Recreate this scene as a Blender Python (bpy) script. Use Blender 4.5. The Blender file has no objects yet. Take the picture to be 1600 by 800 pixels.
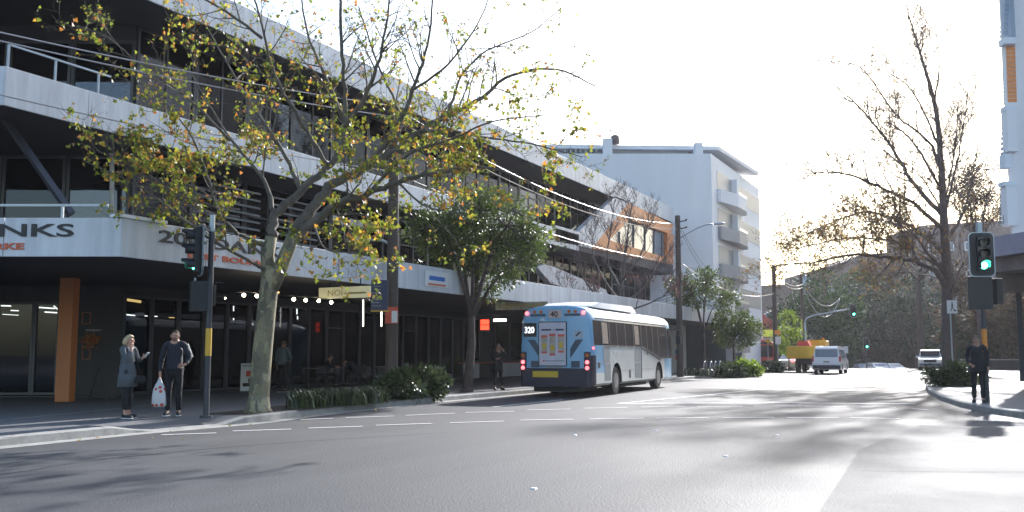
import bpy, bmesh, math, random
from mathutils import Vector, Matrix, noise, Quaternion

R = math.radians
S = bpy.context.scene
COL = S.collection
rnd = random.Random(11)

# ------------------------------------------------------------------ camera
YAW = math.atan(730 / 1511)
PITCH = math.atan(152 / 1511)
EYE = 1.45
cd = bpy.data.cameras.new('camera')
cam = bpy.data.objects.new('camera', cd)
COL.objects.link(cam)
cam.location = (0, 0, EYE)
cam.rotation_euler = (R(90) + PITCH, 0, YAW)
cd.lens = 34.0
cd.sensor_width = 36
cd.clip_end = 6000
S.camera = cam

# ------------------------------------------------------------------ sky, sun, exposure
SUN_AZ, SUN_EL = R(0.6), R(26)          # azimuth clockwise from +Y (the street's direction)
w = bpy.data.worlds.new('World')
S.world = w
w.use_nodes = True
nt = w.node_tree
bg = nt.nodes['Background']
sky = nt.nodes.new('ShaderNodeTexSky')
sky.sky_type = 'NISHITA'
sky.sun_disc = False
sky.sun_elevation = SUN_EL
sky.sun_rotation = SUN_AZ
sky.air_density = 1.3
sky.dust_density = 2.0
sky.ozone_density = 1.0
tint = nt.nodes.new('ShaderNodeMixRGB'); tint.blend_type = 'MULTIPLY'; tint.inputs[0].default_value = 1
tint.inputs[2].default_value = (0.92, 0.975, 1.075, 1)
nt.links.new(sky.outputs[0], tint.inputs[1]); nt.links.new(tint.outputs[0], bg.inputs[0])
bg.inputs[1].default_value = 0.12
sl = bpy.data.lights.new('sun', 'SUN')
sl.energy = 4.2
sl.angle = R(1.0)
sl.color = (1.0, 0.98, 0.97)
so = bpy.data.objects.new('sun', sl)
COL.objects.link(so)
sd = Vector((math.sin(SUN_AZ) * math.cos(SUN_EL), math.cos(SUN_AZ) * math.cos(SUN_EL), math.sin(SUN_EL)))
so.rotation_euler = sd.to_track_quat('Z', 'Y').to_euler()
so.location = sd * 300
S.view_settings.view_transform = 'Standard'
S.view_settings.look = 'None'
S.view_settings.gamma = 1
S.view_settings.exposure = 1.28
S.render.engine = 'CYCLES'
S.cycles.max_bounces = 6
S.cycles.transparent_max_bounces = 12
S.cycles.diffuse_bounces = 3
S.cycles.glossy_bounces = 3
S.cycles.transmission_bounces = 4
S.cycles.volume_bounces = 0
S.cycles.sample_clamp_indirect = 6

# ------------------------------------------------------------------ survey helpers: photo measurement -> metres
CY, SY = math.cos(YAW), math.sin(YAW)
def ray(px, py):
    x = (px - 800) / 1511; y = (400 - py) / 1511
    f = math.cos(PITCH) - y * math.sin(PITCH); u = math.sin(PITCH) + y * math.cos(PITCH)
    return Vector((x * CY - f * SY, x * SY + f * CY, u))
def gp(px, py, z=0.0):
    r = ray(px, py); return Vector((0, 0, EYE)) + r * ((z - EYE) / r.z)
def xp(px, py, X):
    r = ray(px, py); return Vector((0, 0, EYE)) + r * (X / r.x)
def dp(px, py, d):
    r = ray(px, py); return Vector((0, 0, EYE)) + r * (d / (-r.x * SY + r.y * CY))
def depth(v): return -v.x * SY + v.y * CY
def yx(px, X): return xp(px, 552, X).y
IMG = Vector((CY, SY, 0))              # a horizontal direction, square to the line of sight
FWD = Vector((-SY, CY, 0))
def zf(y):                              # the street drops away beyond the crest
    if y < 96: return 0.0
    if y < 116: return -0.05 * (y - 96) ** 2 / 40
    if y < 190: return -0.5 - 0.05 * (y - 116)
    return -4.2

# ------------------------------------------------------------------ materials
def newmat(name):
    m = bpy.data.materials.new(name); m.use_nodes = True
    n = m.node_tree
    return m, n, n.nodes['Principled BSDF']
def mat(name, col, rough=0.6, metal=0.0, var=0.12, scale=6.0, bump=0.0, bscale=60.0, emit=0.0, ecol=None, spec=0.5, streak=False, coat=0.0):
    m, n, b = newmat(name)
    b.inputs['Roughness'].default_value = rough
    b.inputs['Metallic'].default_value = metal
    b.inputs['Specular IOR Level'].default_value = spec
    if coat: b.inputs['Coat Weight'].default_value = coat; b.inputs['Coat Roughness'].default_value = 0.08
    tc = n.nodes.new('ShaderNodeTexCoord')
    mp = n.nodes.new('ShaderNodeMapping')
    n.links.new(tc.outputs['Object'], mp.inputs[0])
    if streak: mp.inputs['Scale'].default_value = (1, 1, 0.12)
    t = n.nodes.new('ShaderNodeTexNoise')
    t.inputs['Scale'].default_value = scale; t.inputs['Detail'].default_value = 7; t.inputs['Roughness'].default_value = 0.65
    n.links.new(mp.outputs[0], t.inputs['Vector'])
    r = n.nodes.new('ShaderNodeValToRGB')
    r.color_ramp.elements[0].position = 0.3; r.color_ramp.elements[1].position = 0.72
    r.color_ramp.elements[0].color = (*[c * (1 - var) for c in col], 1)
    r.color_ramp.elements[1].color = (*[min(1, c * (1 + var)) for c in col], 1)
    n.links.new(t.outputs['Fac'], r.inputs[0]); n.links.new(r.outputs[0], b.inputs['Base Color'])
    if bump:
        t2 = n.nodes.new('ShaderNodeTexNoise'); t2.inputs['Scale'].default_value = bscale; t2.inputs['Detail'].default_value = 5
        n.links.new(tc.outputs['Object'], t2.inputs['Vector'])
        bp = n.nodes.new('ShaderNodeBump'); bp.inputs['Strength'].default_value = bump; bp.inputs['Distance'].default_value = 0.02
        n.links.new(t2.outputs['Fac'], bp.inputs['Height']); n.links.new(bp.outputs[0], b.inputs['Normal'])
    if emit:
        b.inputs['Emission Color'].default_value = (*(ecol or col), 1)
        b.inputs['Emission Strength'].default_value = emit
    return m
def glass(name, tint=(0.45, 0.5, 0.52), refl=0.06, rough=0.02):
    m = bpy.data.materials.new(name); m.use_nodes = True
    n = m.node_tree; n.nodes.clear()
    o = n.nodes.new('ShaderNodeOutputMaterial'); mx = n.nodes.new('ShaderNodeMixShader')
    tr = n.nodes.new('ShaderNodeBsdfTransparent'); gl = n.nodes.new('ShaderNodeBsdfGlossy')
    tr.inputs[0].default_value = (*tint, 1); gl.inputs['Roughness'].default_value = rough
    gl.inputs[0].default_value = (0.9, 0.93, 1, 1)
    tc = n.nodes.new('ShaderNodeTexCoord'); t = n.nodes.new('ShaderNodeTexNoise'); t.inputs['Scale'].default_value = 0.7
    n.links.new(tc.outputs['Object'], t.inputs['Vector'])
    bp = n.nodes.new('ShaderNodeBump'); bp.inputs['Strength'].default_value = 0.05; bp.inputs['Distance'].default_value = 0.05
    n.links.new(t.outputs['Fac'], bp.inputs['Height']); n.links.new(bp.outputs[0], gl.inputs['Normal'])
    mx.inputs[0].default_value = refl
    n.links.new(tr.outputs[0], mx.inputs[1]); n.links.new(gl.outputs[0], mx.inputs[2]); n.links.new(mx.outputs[0], o.inputs[0])
    return m
def asphalt(name, lo, hi, rough=0.55, patch=0.4):
    m, n, b = newmat(name)
    L = n.links.new
    tc = n.nodes.new('ShaderNodeTexCoord')
    def nz(s, d=6, mapping=None):
        t = n.nodes.new('ShaderNodeTexNoise'); t.inputs['Scale'].default_value = s; t.inputs['Detail'].default_value = d
        t.inputs['Roughness'].default_value = 0.6
        if mapping:
            mp = n.nodes.new('ShaderNodeMapping'); mp.inputs['Scale'].default_value = mapping
            L(tc.outputs['Object'], mp.inputs[0]); L(mp.outputs[0], t.inputs['Vector'])
        else: L(tc.outputs['Object'], t.inputs['Vector'])
        return t
    fine = nz(70, 4); big = nz(0.35, 5); wheel = nz(0.9, 4, (1.0, 0.07, 1))
    v = n.nodes.new('ShaderNodeTexVoronoi'); v.inputs['Scale'].default_value = 38; L(tc.outputs['Object'], v.inputs['Vector'])
    r = n.nodes.new('ShaderNodeValToRGB'); r.color_ramp.elements[0].position = 0.32; r.color_ramp.elements[1].position = 0.7
    r.color_ramp.elements[0].color = (*lo, 1); r.color_ramp.elements[1].color = (*hi, 1)
    a = n.nodes.new('ShaderNodeMath'); a.operation = 'MULTIPLY_ADD'; a.inputs[1].default_value = 0.45
    L(fine.outputs['Fac'], a.inputs[0])
    a2 = n.nodes.new('ShaderNodeMath'); a2.operation = 'MULTIPLY_ADD'; a2.inputs[1].default_value = patch
    L(big.outputs['Fac'], a2.inputs[0])
    a3 = n.nodes.new('ShaderNodeMath'); a3.operation = 'MULTIPLY'; a3.inputs[1].default_value = 0.30
    L(wheel.outputs['Fac'], a3.inputs[0]); L(a3.outputs[0], a2.inputs[2]); L(a2.outputs[0], a.inputs[2]); L(a.outputs[0], r.inputs[0])
    sp = n.nodes.new('ShaderNodeValToRGB'); sp.color_ramp.elements[0].position = 0.08; sp.color_ramp.elements[1].position = 0.16
    sp.color_ramp.elements[0].color = (1, 1, 1, 1); sp.color_ramp.elements[1].color = (0, 0, 0, 1)
    sc = n.nodes.new('ShaderNodeMath'); sc.operation = 'MULTIPLY'; sc.inputs[1].default_value = 0.5
    L(v.outputs['Distance'], sp.inputs[0]); L(sp.outputs[0], sc.inputs[0])
    mx = n.nodes.new('ShaderNodeMixRGB'); mx.inputs[2].default_value = (hi[0] * 2.6, hi[1] * 2.6, hi[2] * 2.6, 1)
    L(sc.outputs[0], mx.inputs[0]); L(r.outputs[0], mx.inputs[1]); L(mx.outputs[0], b.inputs['Base Color'])
    rr = n.nodes.new('ShaderNodeMapRange'); rr.inputs['To Min'].default_value = rough - 0.12; rr.inputs['To Max'].default_value = rough + 0.14
    L(big.outputs['Fac'], rr.inputs['Value']); L(rr.outputs[0], b.inputs['Roughness'])
    bp = n.nodes.new('ShaderNodeBump'); bp.inputs['Strength'].default_value = 0.55; bp.inputs['Distance'].default_value = 0.008
    ad = n.nodes.new('ShaderNodeMath'); L(v.outputs['Distance'], ad.inputs[0]); L(fine.outputs['Fac'], ad.inputs[1])
    L(ad.outputs[0], bp.inputs['Height']); L(bp.outputs[0], b.inputs['Normal'])
    b.inputs['Specular IOR Level'].default_value = 0.25
    return m
def leafmat(name, cols, trans=0.45, rough=0.5, spec=0.4):
    m, n, b = newmat(name); L = n.links.new
    g = n.nodes.new('ShaderNodeNewGeometry')
    r = n.nodes.new('ShaderNodeValToRGB'); r.color_ramp.interpolation = 'LINEAR'
    e = r.color_ramp.elements
    while len(e) < len(cols): e.new(0.5)
    for i, (p, c) in enumerate(cols): e[i].position = p; e[i].color = (*c, 1)
    L(g.outputs['Random Per Island'], r.inputs[0]); L(r.outputs[0], b.inputs['Base Color'])
    b.inputs['Roughness'].default_value = rough; b.inputs['Specular IOR Level'].default_value = spec
    t = n.nodes.new('ShaderNodeBsdfTranslucent'); L(r.outputs[0], t.inputs[0])
    mx = n.nodes.new('ShaderNodeMixShader'); mx.inputs[0].default_value = trans
    o = n.nodes['Material Output']; L(b.outputs[0], mx.inputs[1]); L(t.outputs[0], mx.inputs[2]); L(mx.outputs[0], o.inputs[0])
    return m

M = dict(
 white2=mat('warm_white_render', (0.80, 0.77, 0.755), 0.7, var=0.05, scale=0.8, streak=True),
 asphalt=asphalt('asphalt', (0.034, 0.035, 0.038), (0.080, 0.081, 0.086), 0.72),
 newasphalt=asphalt('worn_asphalt', (0.040, 0.040, 0.042), (0.088, 0.088, 0.090), 0.78),
 paving=asphalt('paving', (0.10, 0.10, 0.105), (0.17, 0.17, 0.175), 0.68, 0.6),
 kerb=mat('kerb_concrete', (0.30, 0.29, 0.27), 0.85, var=0.3, scale=3, bump=0.4),
 soil=mat('soil', (0.045, 0.035, 0.026), 0.95, var=0.4, scale=9, bump=0.8),
 paint=mat('road_paint', (0.72, 0.72, 0.70), 0.6, var=0.22, scale=14, bump=0.3),
 sunstrip=mat('pale_sun_strip', (0.55, 0.53, 0.48), 0.7),  # pale tone of the painted sunlight strip on the footpath
 panel=mat('white_panel', (0.60, 0.62, 0.655), 0.5, var=0.20, scale=3.2, streak=True),
 white=mat('white_render', (0.74, 0.75, 0.77), 0.7, var=0.05, scale=0.8, streak=True, bump=0.1),
 dark=mat('dark_panel', (0.035, 0.036, 0.045), 0.55, var=0.15),
 darkwall=mat('charcoal_wall', (0.055, 0.057, 0.062), 0.75, var=0.2, scale=2, streak=True, bump=0.15),
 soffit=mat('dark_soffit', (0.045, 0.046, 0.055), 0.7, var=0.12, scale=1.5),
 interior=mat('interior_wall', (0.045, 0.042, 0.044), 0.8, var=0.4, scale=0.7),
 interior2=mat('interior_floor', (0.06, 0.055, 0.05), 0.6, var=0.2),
 frame=mat('window_frame', (0.075, 0.08, 0.095), 0.4, metal=0.3, var=0.1),
 glass=glass('window_glass', (0.42, 0.45, 0.47), 0.035),
 glassup=glass('upper_glass', (0.30, 0.33, 0.37), 0.04),
 glassfar=glass('balcony_glass', (0.6, 0.65, 0.7), 0.1),
 rail=mat('steel_rail', (0.34, 0.38, 0.42), 0.35, metal=0.6, var=0.08),
 orange=mat('orange_panel', (0.78, 0.27, 0.07), 0.5, var=0.12, scale=2.5, streak=True),
 orangecol=mat('orange_column', (0.50, 0.17, 0.05), 0.5, var=0.1, scale=2, streak=True),
 letter=mat('dark_letters', (0.02, 0.02, 0.024), 0.5),
 redletter=mat('orange_letters', (0.60, 0.12, 0.05), 0.5),
 timber=mat('pole_timber', (0.085, 0.065, 0.055), 0.85, var=0.35, scale=7, streak=True, bump=0.5, bscale=25),
 cable=mat('cable', (0.35, 0.35, 0.37), 0.3, metal=0.2, var=0.05),
 bark=mat('plane_bark', (0.22, 0.195, 0.135), 0.85, var=0.5, scale=4.0, bump=0.35, bscale=18),
 limbbark=mat('limb_bark', (0.115, 0.10, 0.08), 0.85, var=0.4, scale=5.0, bump=0.3, bscale=20),
 fadedsign=mat('faded_sign', (0.30, 0.28, 0.20), 0.6, var=0.35, scale=6),
 glassup2=glass('upper_glass_dark', (0.14, 0.16, 0.18), 0.03),
 glassup3=glass('upper_glass_pale', (0.48, 0.52, 0.56), 0.07),
 bark2=mat('dark_bark', (0.085, 0.062, 0.055), 0.9, var=0.35, scale=9, bump=0.6, bscale=30),
 bark3=mat('grey_bark', (0.13, 0.105, 0.10), 0.85, var=0.3, scale=8, bump=0.4, bscale=30),
 galv=mat('galvanised', (0.42, 0.47, 0.50), 0.45, metal=0.5, var=0.08),
 signal=mat('signal_black', (0.012, 0.013, 0.017), 0.45, var=0.1),
 polegrey=mat('pole_dark', (0.035, 0.04, 0.05), 0.5, var=0.2),
 sticker=mat('yellow_sticker', (0.60, 0.36, 0.04), 0.6, var=0.15),
 ostick=mat('orange_sticker', (0.70, 0.26, 0.04), 0.6, var=0.15),
 green=mat('green_lens', (0.1, 0.8, 0.5), 0.3, emit=9, ecol=(0.06, 0.9, 0.5)),
 lens_off=mat('dark_lens', (0.02, 0.02, 0.02), 0.15),
 busblue=mat('bus_blue', (0.19, 0.42, 0.63), 0.36, var=0.05, scale=2, coat=0.4),
 buswhite=mat('bus_white', (0.64, 0.635, 0.60), 0.35, var=0.08, scale=1.6, coat=0.3),
 busroof=mat('bus_roof', (0.75, 0.78, 0.80), 0.35, var=0.05, scale=1.5),
 navy=mat('navy_bumper', (0.022, 0.022, 0.045), 0.5, var=0.2),
 black=mat('black_rubber', (0.018, 0.018, 0.02), 0.7, var=0.2),
 busglass=mat('vehicle_glass', (0.035, 0.03, 0.034), 0.22, var=0.4, scale=1.2, spec=0.18),
 busgrey=mat('grey_panel', (0.28, 0.29, 0.29), 0.5, var=0.15),
 grille=mat('grille', (0.06, 0.09, 0.13), 0.6, var=0.3, scale=30),
 chrome=mat('bright_trim', (0.75, 0.75, 0.77), 0.2, metal=0.9, var=0.03),
 redlamp=mat('red_lamp', (0.75, 0.05, 0.05), 0.2, emit=2.6, ecol=(1, 0.09, 0.10)),
 amber=mat('amber_lamp', (0.50, 0.12, 0.02), 0.25),
 plate=mat('yellow_plate', (0.62, 0.42, 0.03), 0.5, var=0.2, scale=18),
 whitepaint=mat('car_white', (0.74, 0.76, 0.80), 0.25, var=0.03, coat=0.6),
 silver=mat('car_silver', (0.5, 0.52, 0.54), 0.25, metal=0.5, var=0.03, coat=0.5),
 yellow=mat('truck_yellow', (0.72, 0.44, 0.03), 0.4, var=0.12, scale=4),
 red=mat('red_paint', (0.55, 0.04, 0.04), 0.35, var=0.08),
 carglass=mat('car_glass', (0.18, 0.22, 0.27), 0.06, var=0.2),
 rim=mat('wheel_rim', (0.30, 0.30, 0.31), 0.4, metal=0.7),
 brick=mat('brown_brick', (0.20, 0.15, 0.12), 0.85, var=0.25, scale=2.0, bump=0.2),
 brick2=mat('mauve_brick', (0.17, 0.13, 0.12), 0.85, var=0.25, scale=1.4),
 redbrick=mat('red_brick', (0.26, 0.06, 0.045), 0.8, var=0.2, scale=4),
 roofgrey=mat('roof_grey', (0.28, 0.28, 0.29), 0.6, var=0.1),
 slate=mat('slate_blue_wall', (0.10, 0.12, 0.15), 0.6, var=0.08, scale=1),
 lime=mat('lime_awning', (0.55, 0.60, 0.08), 0.6, var=0.1),
 signwhite=mat('sign_white', (0.72, 0.73, 0.74), 0.5, var=0.05),
 signblue=mat('sign_blue', (0.03, 0.16, 0.5), 0.5),
 signnavy=mat('sign_navy', (0.03, 0.04, 0.09), 0.5, var=0.15),
 signred=mat('sign_red', (0.62, 0.10, 0.05), 0.5, var=0.2, scale=14),
 cream=mat('cream_lightbox', (0.55, 0.53, 0.33), 0.5, var=0.1, scale=3, emit=0.10, ecol=(0.85, 0.82, 0.50)),
 gold=mat('gold_letters', (0.35, 0.27, 0.12), 0.5),
 led=mat('red_led_panel', (0.7, 0.03, 0.02), 0.4, emit=1.6, ecol=(1.0, 0.05, 0.02)),
 bulb=mat('warm_bulb', (1, 0.85, 0.6), 0.3, emit=14, ecol=(1.0, 0.82, 0.55)),
 tubelight=mat('white_tube', (1, 1, 1), 0.3, emit=3.2, ecol=(1.0, 0.95, 0.85)),
 tubewarm=mat('warm_tube', (1, 0.7, 0.3), 0.3, emit=1.6, ecol=(1.0, 0.62, 0.22)),
 skin=mat('skin', (0.50, 0.28, 0.20), 0.55, var=0.08, scale=20),
 skin2=mat('skin_tan', (0.34, 0.19, 0.13), 0.55, var=0.08, scale=20),
 blonde=mat('blonde_hair', (0.52, 0.38, 0.22), 0.5, var=0.3, scale=40, bump=0.6, bscale=80),
 darkhair=mat('dark_hair', (0.02, 0.014, 0.012), 0.45, var=0.3, scale=40, bump=0.5),
 greyhair=mat('cropped_hair', (0.17, 0.12, 0.09), 0.8, var=0.3, scale=40),
 coat=mat('grey_coat', (0.085, 0.10, 0.115), 0.9, var=0.2, scale=22, bump=0.3),
 navyfab=mat('navy_jacket', (0.014, 0.018, 0.030), 0.75, var=0.2, scale=14, bump=0.25),
 blackfab=mat('black_cloth', (0.010, 0.010, 0.014), 0.85, var=0.2, scale=14),
 greyfab=mat('grey_hoodie', (0.13, 0.16, 0.19), 0.9, var=0.15, scale=18),
 whitefab=mat('white_cloth', (0.65, 0.65, 0.66), 0.8, var=0.05),
 bagred=mat('bag_red', (0.62, 0.09, 0.06), 0.6),
 shoe=mat('black_shoe', (0.014, 0.014, 0.016), 0.5),
 phone=mat('phone_white', (0.55, 0.57, 0.6), 0.3),
 chair=mat('cafe_black', (0.02, 0.02, 0.022), 0.5),
 tabletop=mat('table_grey', (0.12, 0.115, 0.11), 0.35, var=0.2),
 flower=leafmat('flower', [(0, (0.5, 0.25, 0.05)), (0.5, (0.4, 0.08, 0.04)), (1, (0.45, 0.35, 0.2))], 0.1),
 planeleaf=leafmat('plane_leaf', [(0.0, (0.12, 0.17, 0.025)), (0.30, (0.20, 0.25, 0.03)), (0.58, (0.33, 0.34, 0.04)), (0.74, (0.50, 0.36, 0.045)), (0.87, (0.54, 0.20, 0.04)), (0.93, (0.22, 0.11, 0.05)), (1.0, (0.10, 0.10, 0.03))], 0.58, 0.45),
 drybrown=leafmat('dry_leaf', [(0.0, (0.13, 0.085, 0.045)), (0.4, (0.22, 0.14, 0.05)), (0.7, (0.28, 0.24, 0.06)), (0.86, (0.34, 0.15, 0.06)), (1.0, (0.10, 0.09, 0.04))], 0.5),
 redbud=leafmat('red_dry_leaf', [(0.0, (0.16, 0.05, 0.05)), (0.6, (0.22, 0.09, 0.07)), (1.0, (0.10, 0.06, 0.06))], 0.4),
 evergreen=leafmat('evergreen_leaf', [(0.0, (0.034, 0.055, 0.016)), (0.5, (0.070, 0.105, 0.022)), (1.0, (0.14, 0.18, 0.035))], 0.38, 0.4, 0.45),
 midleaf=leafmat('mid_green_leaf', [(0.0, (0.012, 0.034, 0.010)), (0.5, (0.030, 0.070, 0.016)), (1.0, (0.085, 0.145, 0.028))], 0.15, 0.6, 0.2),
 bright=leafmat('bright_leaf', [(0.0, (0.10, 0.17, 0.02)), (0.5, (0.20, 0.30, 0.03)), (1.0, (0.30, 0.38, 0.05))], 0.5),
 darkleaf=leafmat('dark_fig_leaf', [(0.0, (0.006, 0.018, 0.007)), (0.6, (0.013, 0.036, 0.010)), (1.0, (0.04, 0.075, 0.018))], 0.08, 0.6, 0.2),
 brownleaf=leafmat('brown_leaf', [(0.0, (0.05, 0.035, 0.025)), (0.6, (0.095, 0.06, 0.04)), (1.0, (0.12, 0.10, 0.04))], 0.2, 0.6, 0.2),
 shrub=leafmat('shrub_leaf', [(0.0, (0.03, 0.045, 0.018)), (0.5, (0.06, 0.085, 0.03)), (1.0, (0.10, 0.13, 0.05))], 0.2, 0.25, 0.8),
 strap=leafmat('strap_leaf', [(0.0, (0.035, 0.05, 0.02)), (1.0, (0.10, 0.13, 0.05))], 0.2, 0.35, 0.6),
 lamphead=mat('lamp_head', (0.55, 0.57, 0.6), 0.4),
)

def planebark():
    m, n, b = newmat('plane_bark_flaking'); L = n.links.new
    tc = n.nodes.new('ShaderNodeTexCoord'); mp = n.nodes.new('ShaderNodeMapping'); mp.inputs['Scale'].default_value = (1, 1, .5); L(tc.outputs['Object'], mp.inputs[0])
    nz = n.nodes.new('ShaderNodeTexNoise'); nz.inputs['Scale'].default_value = 5; nz.inputs['Detail'].default_value = 5; L(mp.outputs[0], nz.inputs['Vector'])
    ad = n.nodes.new('ShaderNodeMixRGB'); ad.blend_type = 'ADD'; ad.inputs[0].default_value = .35; L(mp.outputs[0], ad.inputs[1]); L(nz.outputs['Color'], ad.inputs[2])
    v = n.nodes.new('ShaderNodeTexVoronoi'); v.inputs['Scale'].default_value = 7.5; L(ad.outputs[0], v.inputs['Vector'])
    sp = n.nodes.new('ShaderNodeSeparateColor'); L(v.outputs['Color'], sp.inputs[0])
    r = n.nodes.new('ShaderNodeValToRGB'); e = r.color_ramp.elements
    e[0].color = (.12, .11, .08, 1); e[1].color = (.36, .32, .20, 1); e[1].position = .95
    k = e.new(.35); k.color = (.19, .175, .115, 1); k = e.new(.7); k.color = (.25, .225, .14, 1)
    L(sp.outputs[0], r.inputs[0])
    f = n.nodes.new('ShaderNodeTexNoise'); f.inputs['Scale'].default_value = 30; f.inputs['Detail'].default_value = 6; L(mp.outputs[0], f.inputs['Vector'])
    mx = n.nodes.new('ShaderNodeMixRGB'); mx.blend_type = 'MULTIPLY'; mx.inputs[0].default_value = .6; L(r.outputs[0], mx.inputs[1]); L(f.outputs['Color'], mx.inputs[2])
    gm = n.nodes.new('ShaderNodeMixRGB'); gm.blend_type = 'MULTIPLY'; gm.inputs[0].default_value = 1; gm.inputs[2].default_value = (1.35, 1.35, 1.35, 1); L(mx.outputs[0], gm.inputs[1])
    L(gm.outputs[0], b.inputs['Base Color']); b.inputs['Roughness'].default_value = .85
    bp = n.nodes.new('ShaderNodeBump'); bp.inputs['Strength'].default_value = .5; bp.inputs['Distance'].default_value = .02; L(f.outputs['Fac'], bp.inputs['Height']); L(bp.outputs[0], b.inputs['Normal'])
    return m
M['bark'] = planebark()
# ------------------------------------------------------------------ mesh builder
def wloc(o):
    v = Vector((0, 0, 0))
    while o is not None: v += o.location; o = o.parent
    return v
class MB:
    def __init__(s): s.v = []; s.f = []; s.m = []
    def add(s, vs, fs, mi=0):
        k = len(s.v); s.v += [Vector(v) for v in vs]; s.f += [tuple(i + k for i in f) for f in fs]; s.m += [mi] * len(fs)
    def obox(s, c, sx, sy, sz, ux=(1, 0, 0), uz=(0, 0, 1), mi=0, taper=1.0):
        ux = Vector(ux).normalized(); uz = Vector(uz).normalized(); uy = uz.cross(ux).normalized(); ux = uy.cross(uz); c = Vector(c)
        vs = []
        for dz in (-1, 1):
            t = taper if dz > 0 else 1
            for dx, dy in ((-1, -1), (1, -1), (1, 1), (-1, 1)):
                vs.append(c + ux * dx * sx / 2 * t + uy * dy * sy / 2 * t + uz * dz * sz / 2)
        s.add(vs, [(3, 2, 1, 0), (4, 5, 6, 7), (0, 1, 5, 4), (1, 2, 6, 5), (2, 3, 7, 6), (3, 0, 4, 7)], mi); return s
    def box(s, a, b, mi=0):
        a, b = Vector(a), Vector(b); d = b - a
        return s.obox((a + b) / 2, abs(d.x), abs(d.y), abs(d.z), mi=mi)
    def prism(s, poly, ext, mi=0):
        n = len(poly); p = [Vector(q) for q in poly]; e = Vector(ext)
        nn = Vector((0, 0, 0))
        for i in range(n): nn += (p[i] - p[0]).cross(p[(i + 1) % n] - p[0])
        if nn.dot(e) > 0: p.reverse()
        s.add(p + [q + e for q in p], [tuple(range(n)), tuple(range(2 * n - 1, n - 1, -1))] + [((i + 1) % n, i, i + n, (i + 1) % n + n) for i in range(n)], mi); return s
    def quad(s, pts, mi=0): s.add(pts, [tuple(range(len(pts)))], mi); return s
    def tube(s, pts, rad, n=8, mi=0, caps=True):
        pts = [Vector(p) for p in pts]
        if not isinstance(rad, (list, tuple)): rad = [rad] * len(pts)
        vs = []; fs = []; pu = None
        for i, p in enumerate(pts):
            t = (pts[min(i + 1, len(pts) - 1)] - pts[max(i - 1, 0)])
            if t.length < 1e-7: t = Vector((0, 0, 1))
            t.normalize()
            if pu is None:
                u = t.cross(Vector((0, 0, 1)) if abs(t.z) < 0.9 else Vector((1, 0, 0))).normalized()
            else:
                u = (pu - t * pu.dot(t))
                u = u.normalized() if u.length > 1e-6 else t.orthogonal().normalized()
            pu = u; v = t.cross(u)
            for k in range(n):
                a = 2 * math.pi * k / n
                vs.append(p + (u * math.cos(a) + v * math.sin(a)) * rad[i])
        for i in range(len(pts) - 1):
            for k in range(n):
                fs.append((i * n + k, i * n + (k + 1) % n, (i + 1) * n + (k + 1) % n, (i + 1) * n + k))
        if caps:
            fs.append(tuple(range(n - 1, -1, -1))); fs.append(tuple(range((len(pts) - 1) * n, len(pts) * n)))
        s.add(vs, fs, mi); return s
    def ball(s, c, r, mi=0, nu=10, nv=7, sc=(1, 1, 1)):
        c = Vector(c); vs = [c + Vector((0, 0, -r * sc[2]))]; fs = []
        for j in range(1, nv):
            ph = -math.pi / 2 + math.pi * j / nv
            for k in range(nu):
                a = 2 * math.pi * k / nu
                vs.append(c + Vector((math.cos(a) * math.cos(ph) * r * sc[0], math.sin(a) * math.cos(ph) * r * sc[1], math.sin(ph) * r * sc[2])))
        vs.append(c + Vector((0, 0, r * sc[2]))); T = len(vs) - 1
        for k in range(nu): fs.append((0, 1 + (k + 1) % nu, 1 + k)); fs.append((T, T - nu + k, T - nu + (k + 1) % nu))
        for j in range(nv - 2):
            for k in range(nu):
                a = 1 + j * nu; fs.append((a + k, a + (k + 1) % nu, a + nu + (k + 1) % nu, a + nu + k))
        s.add(vs, fs, mi); return s
    def build(s, name, mats, parent=None, smooth=False, bevel=0.0, local=False, auto=False):
        me = bpy.data.meshes.new(name)
        off = Vector((0, 0, 0)) if (local or parent is None) else wloc(parent)
        me.from_pydata([v - off for v in s.v], [], s.f)
        if not isinstance(mats, (list, tuple)): mats = [mats]
        for m in mats: me.materials.append(M[m] if isinstance(m, str) else m)
        me.polygons.foreach_set('material_index', s.m)
        if smooth: me.polygons.foreach_set('use_smooth', [True] * len(s.f))
        me.validate(); me.update()
        o = bpy.data.objects.new(name, me); COL.objects.link(o)
        if parent is not None: o.parent = parent
        if bevel:
            b = o.modifiers.new('bevel', 'BEVEL'); b.width = bevel; b.segments = 2; b.limit_method = 'ANGLE'; b.angle_limit = R(40)
        if auto:
            o.modifiers.clear() if False else None
            me.polygons.foreach_set('use_smooth', [True] * len(s.f))
            me.set_sharp_from_angle(angle=R(35))
        return o
def bake(o):
    dg = bpy.context.evaluated_depsgraph_get(); dg.update()
    me = bpy.data.meshes.new_from_object(o.evaluated_get(dg)); o.modifiers.clear(); o.data = me; return o
def cut(o, cutters):
    for c in cutters:
        md = o.modifiers.new('cut', 'BOOLEAN'); md.object = c; md.operation = 'DIFFERENCE'; md.solver = 'EXACT'
    bake(o)
    for c in cutters: bpy.data.objects.remove(c)
    return o
def tag(o, label=None, cat=None, group=None, kind=None):
    if label: o['label'] = label
    if cat: o['category'] = cat
    if group: o['group'] = group
    if kind: o['kind'] = kind
    return o
def thing(name, label, cat, loc=(0, 0, 0), rz=0.0, group=None):
    o = bpy.data.objects.new(name, None); COL.objects.link(o)
    o.location = loc; o.rotation_euler = (0, 0, rz); o.empty_display_size = 0.3
    return tag(o, label, cat, group)
def copy_tree(o, parent=None):
    c = o.copy(); COL.objects.link(c)
    if parent is not None: c.parent = parent
    for ch in list(o.children): copy_tree(ch, c)
    return c
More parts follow.
